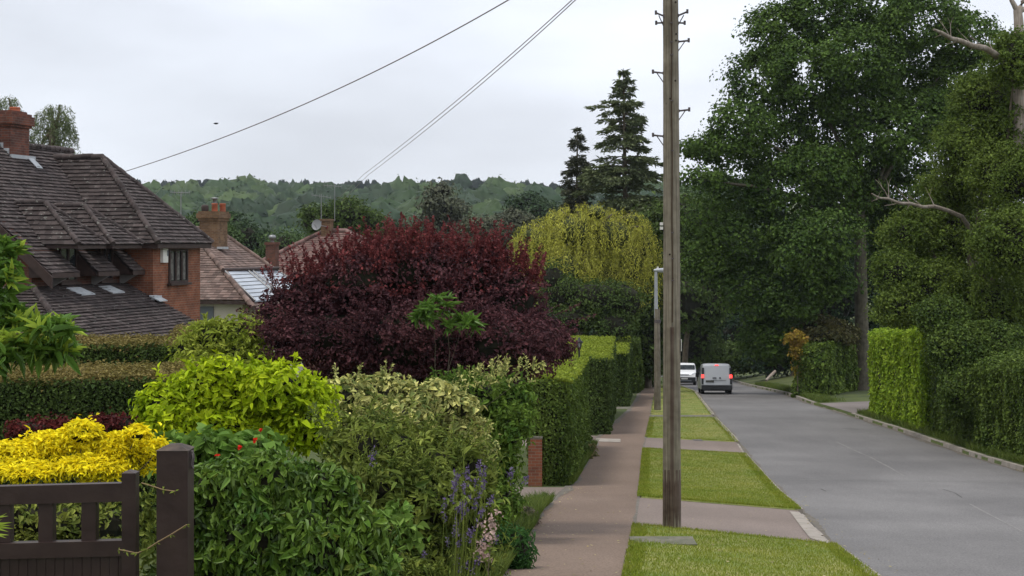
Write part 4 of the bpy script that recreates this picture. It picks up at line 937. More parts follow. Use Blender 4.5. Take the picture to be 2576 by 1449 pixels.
# ---- the oak
oak = [(1960, 90, 90, 75), (2080, 40, 100, 75), (2200, 20, 110, 75), (2330, 45, 100, 75), (2430, 100, 85, 70), (1915, 210, 85, 80), (2030, 190, 110, 85), (2160, 150, 110, 75), (2290, 170, 110, 80), (2410, 230, 90, 90),
       (1865, 330, 75, 75), (1960, 350, 100, 85), (2080, 330, 90, 75), (2250, 340, 110, 80), (1745, 378, 38, 20), (1790, 372, 50, 34), (1735, 447, 34, 16), (1785, 452, 40, 26), (1865, 470, 85, 75), (1985, 490, 110, 80), (2120, 480, 95, 65), (2270, 480, 100, 80),
       (1890, 610, 105, 80), (2020, 620, 95, 70), (2010, 745, 85, 65), (1905, 735, 90, 70), (2260, 610, 80, 60), (1930, 850, 70, 50), (2170, 265, 110, 65), (2060, 430, 110, 60), (2195, 430, 95, 60), (2330, 300, 80, 70), (2090, 590, 85, 60, -4), (2230, 560, 80, 50, 3), (2070, 700, 70, 60, -3), (1960, 860, 80, 50, 0), (1800, 650, 70, 70, 0), (1790, 560, 60, 60, 0)]
def oak_extra(mb, rg, lb):
    p, n = clumps(lb[[0, 1, 2, 3, 4, 5, 10, 14, 15, 16, 17]], 160, 14, .5, rg, .92); leaves(mb, p, n, .24, .16, rg, .5, .4)
tree('oak_tree', 'huge dark green spreading oak with a thick grey trunk right of the road', 'tree', 98, oak, (2170, 990), .21, .15, 3500, 56, .78, M['oak'], 21, dep=.75, jy=3.5, jit=.45, flat=.7, trunk_r=.46, fork=(2163, 540), nl=22, lo=.62, bark='bark2', extra=oak_extra)
# ---- trees closing the view beyond the bend
dk = [('dark_tree', [(1720, 560, 80, 70), (1690, 650, 80, 80), (1760, 640, 80, 80), (1700, 760, 85, 80), (1770, 760, 70, 80), (1740, 860, 70, 60), (1800, 560, 60, 60)], 135, 'dense green tree behind the near pole, left of the road bend', 'mid'),
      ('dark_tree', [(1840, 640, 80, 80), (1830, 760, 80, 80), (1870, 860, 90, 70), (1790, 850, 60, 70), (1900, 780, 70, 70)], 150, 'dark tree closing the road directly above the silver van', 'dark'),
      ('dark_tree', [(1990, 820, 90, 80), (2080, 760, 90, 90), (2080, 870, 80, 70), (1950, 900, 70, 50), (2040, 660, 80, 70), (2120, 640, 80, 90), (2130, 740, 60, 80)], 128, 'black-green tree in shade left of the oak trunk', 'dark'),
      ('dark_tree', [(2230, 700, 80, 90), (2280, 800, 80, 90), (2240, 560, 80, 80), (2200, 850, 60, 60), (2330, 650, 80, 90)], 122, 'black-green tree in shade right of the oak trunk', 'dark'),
      ('dark_tree', [(1630, 640, 60, 90), (1620, 760, 60, 80), (1625, 870, 50, 80), (1600, 930, 45, 60), (1660, 560, 50, 50)], 112, 'tall dark tree at the far end of the footpath, left of the near pole', 'mid'),
      ('leafy_bush', [(1745, 880, 55, 40), (1800, 900, 60, 35), (1870, 900, 55, 35), (1720, 920, 40, 40)], 143, 'pale green roadside bush behind the two vans', 'mid')]
for i, (nm, lo_, Y, lb_, mm) in enumerate(dk):
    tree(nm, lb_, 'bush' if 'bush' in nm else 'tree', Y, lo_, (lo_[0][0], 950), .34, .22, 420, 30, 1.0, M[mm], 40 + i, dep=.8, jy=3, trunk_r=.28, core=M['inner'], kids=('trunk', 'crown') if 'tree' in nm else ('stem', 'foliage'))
# ---- right hand trees and hedgerow
rt = [(2560, 150, 75, 70), (2480, 250, 95, 75), (2560, 330, 100, 90), (2430, 370, 90, 75), (2530, 450, 110, 90), (2400, 480, 85, 65), (2300, 590, 80, 60), (2410, 600, 110, 80), (2540, 610, 100, 95), (2255, 690, 60, 60), (2360, 730, 100, 80), (2490, 760, 110, 90), (2270, 770, 60, 50), (2590, 800, 90, 120)]
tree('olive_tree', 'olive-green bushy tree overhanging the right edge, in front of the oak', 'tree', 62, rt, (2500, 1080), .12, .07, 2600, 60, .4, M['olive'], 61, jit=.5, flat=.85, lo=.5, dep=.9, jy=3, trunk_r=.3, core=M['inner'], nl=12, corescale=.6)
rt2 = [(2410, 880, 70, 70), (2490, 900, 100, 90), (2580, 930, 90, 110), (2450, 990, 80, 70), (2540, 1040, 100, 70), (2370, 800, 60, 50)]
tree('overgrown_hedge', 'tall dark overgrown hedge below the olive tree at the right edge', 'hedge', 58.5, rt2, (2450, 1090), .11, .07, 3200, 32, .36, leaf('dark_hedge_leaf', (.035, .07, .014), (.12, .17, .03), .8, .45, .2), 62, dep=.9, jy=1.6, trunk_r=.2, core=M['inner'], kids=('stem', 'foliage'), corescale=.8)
# dead branches and bare snag
M['deadbr'] = woodmat('dead_branch_bark', (.2, .16, .12), (.34, .29, .24))
for pts, Y, dy, lb_, br in (([(2349, 74), (2372, 84), (2392, 97), (2418, 103), (2448, 116), (2478, 121), (2500, 134), (2524, 156), (2545, 200)], 57, .6, 'bare pale dead branch sticking out of the tree near the top right', .13),
                            ([(2193, 487), (2212, 498), (2236, 500), (2262, 511), (2290, 512), (2322, 521), (2350, 519), (2385, 530), (2420, 545), (2450, 590)], 58.6, .45, 'thin bare dead branch reaching left from the olive tree over the oak trunk', .075)):
    mb = MB(); Q = [P3(u, v_, Y + i * dy) for i, (u, v_) in enumerate(pts)]; mb.tube(Q, [br * .3] + [br * (.45 + .09 * i) for i in range(1, len(Q))], n=9)
    rg = np.random.default_rng(5)
    for i in (1, 2, 2, 3, 4, 4, 5, 6):
        e = Q[i] + [rg.uniform(-.9, -.1), rg.uniform(-.3, .3), rg.choice([-.3, 1]) * rg.uniform(.3, .8)]; tw = limb(mb, Q[i], e, .022, .006, rg, n=5); limb(mb, tw[3], tw[3] + [rg.uniform(-.3, .3), 0, .35], .01, .003, rg, n=4)
    tag(mb.build('dead_branch', M['deadbr']), lb_, 'branch')
mb = MB(); mb.tube([P3(2568, 420, 62), P3(2562, 160, 62), P3(2563, 60, 62), P3(2560, 25, 62)], [.3, .22, .19, .17], n=12)
rg = np.random.default_rng(8)
for b in ((2535, -30), (2592, -40), (2600, 10)): limb(mb, P3(2562, 30, 62), P3(*b, 62), .12, .06, rg)
t = thing('dead_tree', 'forked bare dead trunk standing at the top right corner', 'dead tree', P3(2568, 420, 62)); mb.build('trunk', M['deadwood'], t)

# ---- clipped hedges
def hedge(name, label, C, zt, L, Wd, ms, mtp, seed, dens=2.2, rough=.06, ztf=None, group=None, zb_=None, toplift=.04, fine=False):
    """C: four plan corners; leafy skin on sides and top over a solid core coloured dark for inner shade"""
    rg = np.random.default_rng(seed); C = [np.array(c, float) for c in C]; ctr = sum(C) / 4; mb = MB(); zb = [float(gz(*c)) - .05 for c in C] if zb_ is None else [zb_] * 4
    zt = [zt] * 4 if np.isscalar(zt) else zt; A = L * Wd * .5
    def bump(p): return rough * (np.sin(p[:, 0] * 2.1 + p[:, 2] * 1.3 + seed) + np.sin(p[:, 1] * 1.7 - p[:, 2] * 2.2) + np.sin(p[:, 0] * 5 + p[:, 1] * 4.1)) / 1.5
    for i in range(4):
        a, b = C[i], C[(i + 1) % 4]; w = np.linalg.norm(b - a); h = (zt[i] + zt[(i + 1) % 4]) / 2 - (zb[i] + zb[(i + 1) % 4]) / 2
        n = int(dens * w * h / A); u = rg.random(n)[:, None]; t = rg.random(n); nr = np.array([(b - a)[1], -(b - a)[0]]) / w
        if nr @ (a - ctr) < 0: nr = -nr
        z0 = zb[i] * (1 - u[:, 0]) + zb[(i + 1) % 4] * u[:, 0]; z1 = zt[i] * (1 - u[:, 0]) + zt[(i + 1) % 4] * u[:, 0]
        p = np.concatenate([a + (b - a) * u, (z0 + (z1 - z0) * t)[:, None]], 1); N3 = np.tile([nr[0], nr[1], 0], (n, 1))
        p = p + N3 * (bump(p) - np.abs(rg.normal(0, .05, n)))[:, None]
        leaves(mb, p, N3, L, Wd, rg, .5, .45, .1, mi=0, fine=fine)
    ax, bx_, cx, dx = C; area = np.linalg.norm(bx_ - ax) * np.linalg.norm(dx - ax); n = int(dens * area / A); u, t = rg.random((2, n))
    q = (ax[None] * (1 - u)[:, None] + bx_[None] * u[:, None]) * (1 - t)[:, None] + (dx[None] * (1 - u)[:, None] + cx[None] * u[:, None]) * t[:, None]
    z = (zt[0] * (1 - u) + zt[1] * u) * (1 - t) + (zt[3] * (1 - u) + zt[2] * u) * t
    p = np.concatenate([q, z[:, None]], 1); p[:, 2] += bump(p[:, [1, 0, 2]]) * .6 + rg.normal(0, toplift, n)
    leaves(mb, p, np.tile([0, 0, 1.], (n, 1)), L, Wd, rg, .45, .3, 0, mi=1, fine=fine)
    ins = L * .9 + rough
    ci = [C[i] + (unit((C[i - 1] - C[i])[None])[0] + unit((C[(i + 1) % 4] - C[i])[None])[0]) * ins * 1.15 for i in range(4)]
    v = [(*c, z) for c, z in zip(ci, zb)] + [(*c, z - ins) for c, z in zip(ci, zt)]
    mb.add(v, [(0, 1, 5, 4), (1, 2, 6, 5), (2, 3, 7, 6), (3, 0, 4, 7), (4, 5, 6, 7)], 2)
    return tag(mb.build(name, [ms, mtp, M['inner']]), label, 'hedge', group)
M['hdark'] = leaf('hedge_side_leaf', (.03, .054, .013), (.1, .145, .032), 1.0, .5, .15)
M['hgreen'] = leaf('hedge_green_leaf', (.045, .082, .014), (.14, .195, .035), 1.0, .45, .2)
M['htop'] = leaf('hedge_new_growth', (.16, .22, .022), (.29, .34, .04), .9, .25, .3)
M['hbrown'] = leaf('clipped_brown_top', (.13, .12, .03), (.24, .18, .06), .8, .4, .2)
M['hsq'] = leaf('square_hedge_leaf', (.06, .11, .018), (.17, .23, .04), .8, .45, .2)
M['hbright'] = leaf('bright_hedge_leaf', (.16, .27, .02), (.32, .42, .035), .8, .35, .3)
def X(U, Y): return (U - U0) / F * Y
def Z(V, Y): return -(V - V0) / F * Y
# left front garden hedges (run across, away from the street)
hedge('garden_hedge', 'nearest dark clipped hedge behind the golden bush, with a browned flat top', [(-9, 20.8), (X(470, 21), 21), (X(500, 23.2), 23.2), (-9.5, 23)], Z(958, 20.8), .05, .03, M['hdark'], M['hbrown'], 71, dens=2.0, rough=.03)
hedge('garden_hedge', 'second dark clipped hedge seen below the brick house lower roof', [(-11, 28), (X(480, 28), 28), (X(500, 30.2), 30.2), (-11.5, 30.2)], Z(870, 28), .06, .035, M['hdark'], M['hbrown'], 72, dens=2.0, rough=.03)
hedge('garden_hedge', 'low rusty-brown clipped hedge under the eaves of the brick house', [(X(430, 37), 37), (X(660, 36.6), 36.6), (X(660, 39), 39.5), (X(430, 39), 39.8)], Z(842, 37), .07, .045, leaf('rusty_leaf', (.16, .08, .03), (.1, .09, .03), 1, .4, .2), M['hbrown'], 73, dens=1.8, rough=.06)
# hedges along the footpath
gC = 'clipped hedges along the footpath'
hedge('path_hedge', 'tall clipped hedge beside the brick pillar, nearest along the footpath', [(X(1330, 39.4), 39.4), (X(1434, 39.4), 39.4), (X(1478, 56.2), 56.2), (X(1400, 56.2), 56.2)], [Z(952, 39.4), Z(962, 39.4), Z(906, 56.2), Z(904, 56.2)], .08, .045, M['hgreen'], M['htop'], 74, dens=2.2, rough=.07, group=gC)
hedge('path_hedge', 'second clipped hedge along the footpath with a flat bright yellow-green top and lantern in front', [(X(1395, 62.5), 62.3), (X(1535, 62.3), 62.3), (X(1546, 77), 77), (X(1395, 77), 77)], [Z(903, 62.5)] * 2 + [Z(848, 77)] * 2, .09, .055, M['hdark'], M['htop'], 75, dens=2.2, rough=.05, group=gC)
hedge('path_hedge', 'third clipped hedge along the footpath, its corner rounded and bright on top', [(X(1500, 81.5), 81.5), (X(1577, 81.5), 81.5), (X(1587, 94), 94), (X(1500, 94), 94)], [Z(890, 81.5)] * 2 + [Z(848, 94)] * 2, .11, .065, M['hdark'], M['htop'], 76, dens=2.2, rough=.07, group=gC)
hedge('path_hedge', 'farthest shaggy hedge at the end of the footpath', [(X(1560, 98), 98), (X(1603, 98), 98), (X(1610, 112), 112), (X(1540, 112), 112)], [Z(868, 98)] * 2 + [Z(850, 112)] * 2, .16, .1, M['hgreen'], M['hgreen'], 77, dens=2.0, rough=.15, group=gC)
# right side hedges
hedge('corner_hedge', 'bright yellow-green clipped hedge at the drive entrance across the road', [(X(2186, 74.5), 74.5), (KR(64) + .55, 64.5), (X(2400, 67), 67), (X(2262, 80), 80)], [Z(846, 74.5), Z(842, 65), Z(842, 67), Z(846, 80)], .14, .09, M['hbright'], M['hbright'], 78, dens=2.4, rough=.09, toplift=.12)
hedge('roadside_hedge', 'mixed green roadside hedge running along the right kerb', [(KR(63) + .6, 63), (KR(46) + .75, 44), (KR(46) + 4, 44), (KR(63) + 4.5, 64)], [Z(930, 63), Z(1000, 44) + .9, Z(900, 44), Z(880, 64)], .11, .07, M['hgreen'], M['hgreen'], 79, dens=2.8, rough=.13, toplift=.15)
hedge('corner_hedge', 'square green hedge left of the oak trunk beyond the drive', [(X(1998, 93), 93), (X(2070, 93), 92), (X(2165, 97), 98), (X(2050, 99), 101)], [Z(868, 93), Z(868, 93), Z(872, 98), Z(868, 100)], .17, .11, M['hsq'], M['hsq'], 80, dens=2.4, rough=.15, toplift=.1)
M['gold'] = leaf('golden_orange_leaf', (.36, .3, .03), (.22, .12, .035), 1.5, .3, .25)
tree('golden_shrub', 'small golden and rusty orange shrub growing up the end of the square hedge', 'shrub', 93, [(2003, 848, 24, 14), (2008, 880, 14, 26), (2012, 920, 12, 26)], (2006, 990), .16, .11, 90, 22, .28, M['gold'], 81, jy=.3, trunk_r=.05, kids=('stem', 'foliage'), nl=2)
tree('leafy_bush', 'brownish green bush rising above the square hedge beside the oak trunk', 'bush', 96, [(2050, 825, 45, 28), (2110, 835, 45, 30), (2080, 850, 60, 26)], (2090, 990), .22, .14, 170, 26, .5, leaf('brown_green_leaf', (.07, .08, .03), (.12, .1, .035), .8, .4, .2), 82, jy=1, trunk_r=.12, kids=('stem', 'foliage'), core=M['inner'])
tree('leafy_bush', 'golden-green bush behind the top of the bright corner hedge', 'bush', 84, [(2250, 790, 55, 26), (2310, 800, 50, 30)], (2280, 1040), .2, .13, 170, 26, .45, M['olive'], 83, jy=1, trunk_r=.12, kids=('stem', 'foliage'), core=M['inner'])
# grass bank on the right beyond the square hedge
vs = []
for j in range(17):
    y = 99 + j * 3.2
    for i in range(7):
        t = i / 6; vs.append((KR(y) + .3 + t * 7, y, zr(y) + .1 + 1.3 * t ** 1.2 * min(1, max(0, (y - 97) / 8))))
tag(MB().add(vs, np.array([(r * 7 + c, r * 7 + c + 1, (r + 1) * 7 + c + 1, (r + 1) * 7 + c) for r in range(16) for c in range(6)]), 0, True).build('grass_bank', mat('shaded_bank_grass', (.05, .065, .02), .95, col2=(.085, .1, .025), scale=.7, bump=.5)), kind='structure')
a, b = P3(1927, 957, 112), P3(1950, 934, 113); tag(MB().tube([a, (a + b) / 2, b], [.09, .11, .1], n=8).build('fallen_log', M['deadwood']), 'short pale fallen log leaning on the bank to the right of the silver van', 'log')

# ---- conifers
def conifer(name, label, U, Y, Vt, Vb, prof, base, m, seed, L, Wd, per=60, lev=26, droop=.25, lean=0, hang=0, asym=True):
    rg = np.random.default_rng(seed); k = Y / F; b = P3(U + lean, 0, Y); b[2] = base; t = thing(name, label, 'tree', b); top = P3(U, Vt, Y)
    mb = MB(); mb.tube([b, b * .3 + top * .7, top], [.32, .14, .02], n=10)
    pv = [p[0] for p in prof]; pl_ = [p[1] for p in prof]; pr_ = [p[2] for p in prof]; bl = MB()
    for j in range(lev):
        V = Vt + 6 + (Vb - Vt - 6) * np.clip((j + rg.uniform(-.5, .5) * (j > 4)) / (lev - 1), 0, 1) ** .85; z = P3(0, V, Y)[2]; tt = (z - b[2]) / (top[2] - b[2]); xc = b[0] + (top[0] - b[0]) * tt
        nb = 6 + int(4 * j / lev)
        for q in range(nb):
            V = V + rg.uniform(-.6, .6) * (Vb - Vt) / lev * min(1, j / 4 + .3); z = P3(0, V, Y)[2]; az = rg.uniform(0, 2 * math.pi); Lp = (np.interp(V, pv, pr_) if math.cos(az) > 0 else np.interp(V, pv, pl_)) * k
            if abs(math.cos(az)) < .6: Lp = (np.interp(V, pv, pr_) + np.interp(V, pv, pl_)) / 2 * k
            Lb = Lp * rg.uniform(.35, 1.1) + .05; d = np.array([math.cos(az), math.sin(az), 0]); a0 = np.array([xc, Y, z + .1 * Lb]); e = a0 + d * Lb + [0, 0, rg.uniform(-.3, .12) * Lb]
            mid = (a0 + e) / 2 + [0, 0, .06 * Lb]; mb.tube([a0, mid, e], [.03 + .012 * Lb, .02, .008], n=5)
            n = int(per * (.5 + Lb)); s_ = rg.uniform(.12, 1.02, n) ** .8; side = np.array([-d[1], d[0], 0]); wd = .28 * Lb * np.sin(np.pi * np.clip(s_, 0, 1) ** .8) + .1
            p = a0[None] * (1 - s_)[:, None] + e[None] * s_[:, None] + np.array([0, 0, 1]) * (.1 * Lb * s_ * (1 - s_) * 2 - np.abs(rg.normal(0, .13 + hang * .2, n)))[:, None] + side[None] * (rg.uniform(-1, 1, n) * wd)[:, None]
            leaves(bl, p, np.tile([0, 0, 1.], (n, 1)), L, Wd, rg, .45, .3, droop, axis=np.tile(d, (n, 1)) + side[None] * rg.uniform(-.8, .8, n)[:, None])
    mb.build('trunk', M['bark'], t); bl.build('crown', m, t); return t
conifer('conifer_tree', 'tall open-branched conifer left of the near pole, above the willow', 1568, 115, 172, 660, [(172, 5, 5), (200, 20, 26), (235, 30, 50), (262, 36, 34), (280, 128, 44), (305, 115, 70), (330, 60, 60), (355, 60, 65), (385, 85, 98), (430, 110, 105), (500, 125, 105), (600, 140, 125)], -9.5, M['conifer'], 91, .34, .13, per=44, lev=34, lean=12)
conifer('conifer_tree', 'smaller narrow dark conifer just left of the tall open-branched one', 1452, 118, 318, 640, [(318, 4, 4), (345, 18, 14), (380, 22, 24), (420, 34, 30), (470, 44, 32), (520, 44, 40), (600, 50, 50)], -9.5, M['conif2'], 92, .24, .09, per=50, lev=34)
# light trailing strands in the tall conifer
# weeping trees behind the big chimney
def hanging(name, label, lob, Y, base, m, seed, nst, ln, L, Wd, sp=.12, cat='tree', out=.35, lo=.75, trunk_r=.3, cl=0, core=0):
    rg = np.random.default_rng(seed); lb = lobes_px(lob, Y, .85, Y * .008, seed); b = np.array(base, float); t = thing(name, label, cat, b)
    mb = MB(); ctr = lb[:, :3].mean(0); mb.tube([b, b * .5 + ctr * .5, ctr], [trunk_r, trunk_r * .8, trunk_r * .5], n=10)
    for q in lb: limb(mb, ctr, q[:3] + [0, 0, q[5] * .6], trunk_r * .35, .04, rg)
    mb.build('trunk', M['bark'], t); mb = MB(); p, n = shell(lb, nst, rg, lo); ok = n[:, 2] > -.35; p, n = p[ok], n[ok]
    k = int(ln / sp); i = np.arange(k); l = rg.uniform(.35, 1, len(p)) * ln
    s_ = (i[None] + .5) / k; o = np.sqrt(s_) * out; q = p[:, None] + n[:, None] * np.array([1, 1, 0]) * (o * l[:, None])[..., None] + np.array([0, 0, -1]) * (l[:, None] * s_ ** 1.25)[..., None] + rg.normal(0, .015 + L * .12 + cl * .3, (len(p), k, 3)) * np.array([1, 1, .6]) * (1 if not cl else (1.2 - s_)[..., None])
    ql = q.reshape(-1, 3); leaves(mb, ql, np.repeat(n, k, 0), L, Wd, rg, .5, .15, .9, fine=False)
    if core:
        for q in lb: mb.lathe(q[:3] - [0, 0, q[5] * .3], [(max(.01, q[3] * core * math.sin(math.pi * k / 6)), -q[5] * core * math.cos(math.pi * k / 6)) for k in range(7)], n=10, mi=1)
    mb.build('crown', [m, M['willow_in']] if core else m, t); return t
M['willow_in'] = mat('willow_shade_core', (.05, .06, .018), 1, col2=(.03, .035, .012), scale=3)  # solid core, coloured dark so gaps between strands look shaded
hanging('willow_tree', 'golden weeping willow with trailing yellow-green curtains behind the maroon shrub',
        [(1370, 600, 75, 60), (1450, 565, 90, 60), (1540, 575, 80, 60), (1590, 640, 50, 70), (1330, 660, 50, 50), (1420, 660, 80, 70), (1510, 680, 80, 70), (1620, 600, 26, 50), (1590, 548, 32, 22), (1500, 530, 40, 24), (1410, 548, 40, 30), (1340, 590, 40, 40)], 98, (X(1460, 98), 98, -9), M['willow'], 93, 2300, 3.4, .2, .036, sp=.11, trunk_r=.35, lo=.55, cl=.06, core=.62)
hanging('weeping_conifer', 'weeping dark conifer behind the roof right of the big chimney', [(130, 300, 38, 40), (115, 350, 40, 40), (160, 330, 28, 45), (150, 272, 25, 14), (100, 385, 35, 25)], 72, (X(125, 72), 72, -7), M['conifer'], 94, 900, 1.1, .13, .035, sp=.1, out=.3)
hanging('weeping_conifer', 'weeping dark conifer top directly behind the big chimney pots', [(22, 262, 24, 26), (40, 290, 25, 20), (15, 300, 20, 25), (60, 320, 16, 20)], 72, (X(25, 72), 72.5, -7), M['conifer'], 95, 420, 1.0, .13, .035, sp=.1, out=.3)
tree('low_tree_top', 'low tree top just showing over the dark roof ridge', 'tree', 75, [(195, 398, 25, 8), (215, 400, 20, 8)], (205, 700), .14, .08, 40, 20, .2, M['conifer'], 96, jy=.3, trunk_r=.1, nl=2)
# ---- trees and bushes between houses and willow
mids = [('green_tree', [(1420, 740, 70, 50), (1500, 750, 80, 50), (1570, 760, 60, 60), (1450, 800, 80, 40), (1540, 820, 60, 40), (1390, 700, 40, 40)], 90, 'mid', 'green leafy tree beneath the willow, above the flat hedge top', .16, 450, .5),
        ('green_tree', [(800, 560, 50, 40), (870, 545, 60, 45), (920, 570, 50, 40), (850, 600, 70, 35), (950, 620, 50, 40)], 140, 'mid', 'rounded dark green tree behind the aerials on the red roof', .3, 380, .9),
        ('green_tree', [(620, 600, 50, 40), (580, 570, 40, 30), (650, 640, 60, 40), (600, 650, 60, 40)], 150, 'far2', 'dull green tree right of the tan chimney', .32, 300, 1.0),
        ('green_tree', [(720, 620, 55, 35), (770, 650, 50, 40), (690, 650, 40, 30)], 130, 'far1', 'pale round green tree behind the slim chimney stack', .26, 260, .8),
        ('pine_tree', [(1110, 480, 30, 22), (1095, 510, 38, 20), (1130, 530, 42, 26), (1100, 560, 50, 30), (1150, 580, 50, 30), (1060, 600, 50, 30)], 190, 'conif2', 'brownish pine standing above the maroon shrub', .4, 300, 1.1),
        ('green_tree', [(1010, 590, 50, 30), (960, 640, 60, 40), (1040, 640, 60, 40)], 170, 'far2', 'dull green tree between the pine and the aerials', .35, 260, 1.0),
        ('green_tree', [(1210, 570, 45, 25), (1260, 580, 50, 35), (1300, 560, 40, 30), (1240, 620, 60, 40)], 160, 'conif2', 'dark brown-green tree left of the willow', .32, 300, .9),
        ('green_tree', [(1330, 520, 45, 28), (1370, 540, 40, 30), (1340, 560, 50, 30)], 230, 'far2', 'distant dark tree above the left shoulder of the willow', .5, 240, 1.3),
        ('green_tree', [(1720, 500, 45, 22), (1770, 520, 50, 30), (1700, 540, 40, 30)], 200, 'far1', 'lighter green tree seen just right of the near pole at hill level', .42, 240, 1.2),
        ('green_tree', [(540, 575, 40, 22), (505, 560, 25, 18), (560, 600, 40, 25)], 120, 'far1', 'yellowish green tree behind the tan chimney', .24, 200, .7)]
for i, (nm, lo_, Y, mm, lb_, L_, nc, rs) in enumerate(mids):
    c = P3(lo_[0][0], 700, Y); tree(nm, lb_, 'tree', Y, lo_, (c[0], Y, float(gz(c[0], Y)) - .1), L_, L_ * .62, nc, 26, rs, M[mm], 110 + i, jy=Y * .01, trunk_r=.25, core=M['inner'])
# ---- far wooded hillside
rg = np.random.default_rng(200); mb = MB(); n = 0
def dome(mb, c, r, h, mi, rg, tufts):
    # an uneven rounded crown: bumpy solid body with leafy tufts breaking its outline
    n, m_ = 14, 8; vs = []; ph = rg.uniform(0, 6.28, 6)
    for k in range(m_):
        th = .12 + (math.pi * .72) * k / (m_ - 1)
        for j in range(n):
            a = 2 * math.pi * j / n; w = 1 + .13 * math.sin(3 * a + ph[0] + 2 * th) + .1 * math.sin(5 * a + ph[1] - 4 * th) + .08 * math.sin(7 * th + ph[2] + 2 * a)
            vs.append(c + w * np.array([r * math.sin(th) * math.cos(a), r * math.sin(th) * math.sin(a), h * math.cos(th)]))
    mb.add(vs, [(k * n + j, k * n + (j + 1) % n, (k + 1) * n + (j + 1) % n, (k + 1) * n + j) for k in range(m_ - 1) for j in range(n)] + [tuple(range(n))[::-1]], mi, True)
    d = unit(rg.normal(0, 1, (tufts, 3))); d = d[d[:, 2] > -.3]; a = np.arctan2(d[:, 1], d[:, 0]); th = np.arccos(np.clip(d[:, 2], -1, 1))
    w = 1 + .13 * np.sin(3 * a + ph[0] + 2 * th) + .1 * np.sin(5 * a + ph[1] - 4 * th) + .08 * np.sin(7 * th + ph[2] + 2 * a)
    L = .13 * r; leaves(mb, c + d * (w * rg.uniform(.95, 1.05, len(d)))[:, None] * np.array([r, r, h]), d, L, L * .8, rg, .2, .5, 0, mi=mi)
shades = [(.02, .038, .016), (.028, .05, .018), (.04, .066, .022), (.024, .04, .02), (.052, .078, .027)]
fm = [leaf('far_canopy_leaf', c_, tuple(1.35 * q for q in c_), .35, .16, .05, clump=.7) for c_ in shades] + [leaf('pine_canopy_needle', (.011, .019, .016), (.018, .027, .02), .2, .2, .03, clump=.7)]
y = 185.0
while y < 800:
    sp = 9 + y * .006; x = (180 - U0) / F * y
    while x < (1900 - U0) / F * y:
        xx, yy = x + rg.uniform(-.4, .4) * sp, y + rg.uniform(-.45, .45) * sp; r = sp * rg.uniform(.45, .85); z = float(gz(xx, yy))
        dome(mb, np.array([xx, yy, z + rg.uniform(2, 8.5)]), r, r * rg.uniform(.75, 1.05), int(rg.integers(5)), rg, 150); x += sp
    y += sp * 1.15
for k in range(1300):
    y = rg.uniform(790, 985); x = (rg.uniform(180, 1900) - U0) / F * y; z = float(gz(x, y)); r = rg.uniform(1.3, 3.4)
    dome(mb, np.array([x, y, z + rg.uniform(4, 9.5)]), r, r * rg.uniform(1.1, 2.1), 5, rg, 60)
for U, V, r in ((1160, 462, 6.0), (1122, 472, 5), (1195, 474, 5), (520, 458, 3), (905, 460, 2.6), (1255, 462, 2.6)):
    c = P3(U, V, 850); dome(mb, c - [0, 0, 2], r, r * 1.1, 3 if r > 5.5 else 5, rg, 300)
tag(mb.build('wooded_hillside', fm), 'far hillside covered in green woodland with a dark pine skyline', 'woodland', kind='stuff')

# ================================================================ the front garden
M['maroon'] = leaf('maroon_leaf', (.042, .018, .024), (.14, .052, .055), 1.3, .5, .15)
M['redtip'] = leaf('red_young_leaf', (.11, .028, .03), (.22, .055, .052), 1.6, .45, .2)
M['lime'] = leaf('lime_yellow_leaf', (.24, .36, .01), (.52, .6, .02), 2.2, .35, .3)
M['golden'] = leaf('golden_leaf', (.78, .64, .008), (.92, .82, .03), 3, .3, .25)
M['creeper'] = leaf('creeper_leaf', (.035, .095, .014), (.17, .26, .035), 2.5, .4, .2, rough=.42, spec=.3)
M['creep2'] = leaf('young_creeper_leaf', (.16, .2, .03), (.22, .27, .05), 2.5, .35, .3)
M['bigleaf'] = leaf('broad_leaf', (.1, .2, .03), (.17, .28, .05), 2, .3, .3)
M['mixed'] = leaf('grey_green_leaf', (.05, .095, .018), (.27, .31, .06), 2.2, .45, .2)
M['varie'] = leaf('cream_edged_leaf', (.06, .11, .02), (.7, .66, .24), 5, .35, .15, clump=.12)
M['fresh'] = leaf('fresh_green_leaf', (.055, .12, .02), (.2, .29, .045), 2, .4, .25)
M['laurel'] = leaf('laurel_leaf', (.07, .15, .025), (.14, .24, .035), 2.5, .35, .25, rough=.4, spec=.3)
M['laurtip'] = leaf('laurel_young_leaf', (.28, .38, .04), (.38, .48, .07), 2.5, .25, .3, rough=.4)
M['yg'] = leaf('yellow_green_leaf', (.2, .27, .03), (.4, .44, .07), 2, .4, .25)
M['purple'] = leaf('lavender_flower', (.1, .07, .16), (.18, .14, .24), 6, .35, .1)
M['poppy'] = leaf('scarlet_petal', (.75, .03, .012), (.6, .02, .01), 6, .2, .2)
M['stem'] = mat('green_stem', (.09, .11, .03), .8)
def shrub(name, label, Y, lob, L, Wd, nc, per, rs, m, seed, fine=True, bu=None, fork=None, jy=.25, dep=.8, up=.45, jit=.5, droop=.15, core=True, extra=None, cat='shrub', lo=.72, cs=.74, nl=5, r=.03, flat=.6):
    u = bu if bu is not None else sum(q[0] for q in lob) / len(lob); x = X(u, Y)
    return tree(name, label, cat, Y, lob, (x, Y, float(gz(x, Y)) - .05), L, Wd, nc, per, rs, m, seed, dep=dep, jy=jy, trunk_r=r, nl=nl, fork=fork, lo=lo, up=up, jit=jit, droop=droop, core=M['inner'] if core else None, kids=('stem', 'foliage'), fine=fine, extra=extra, corescale=cs, flat=flat)
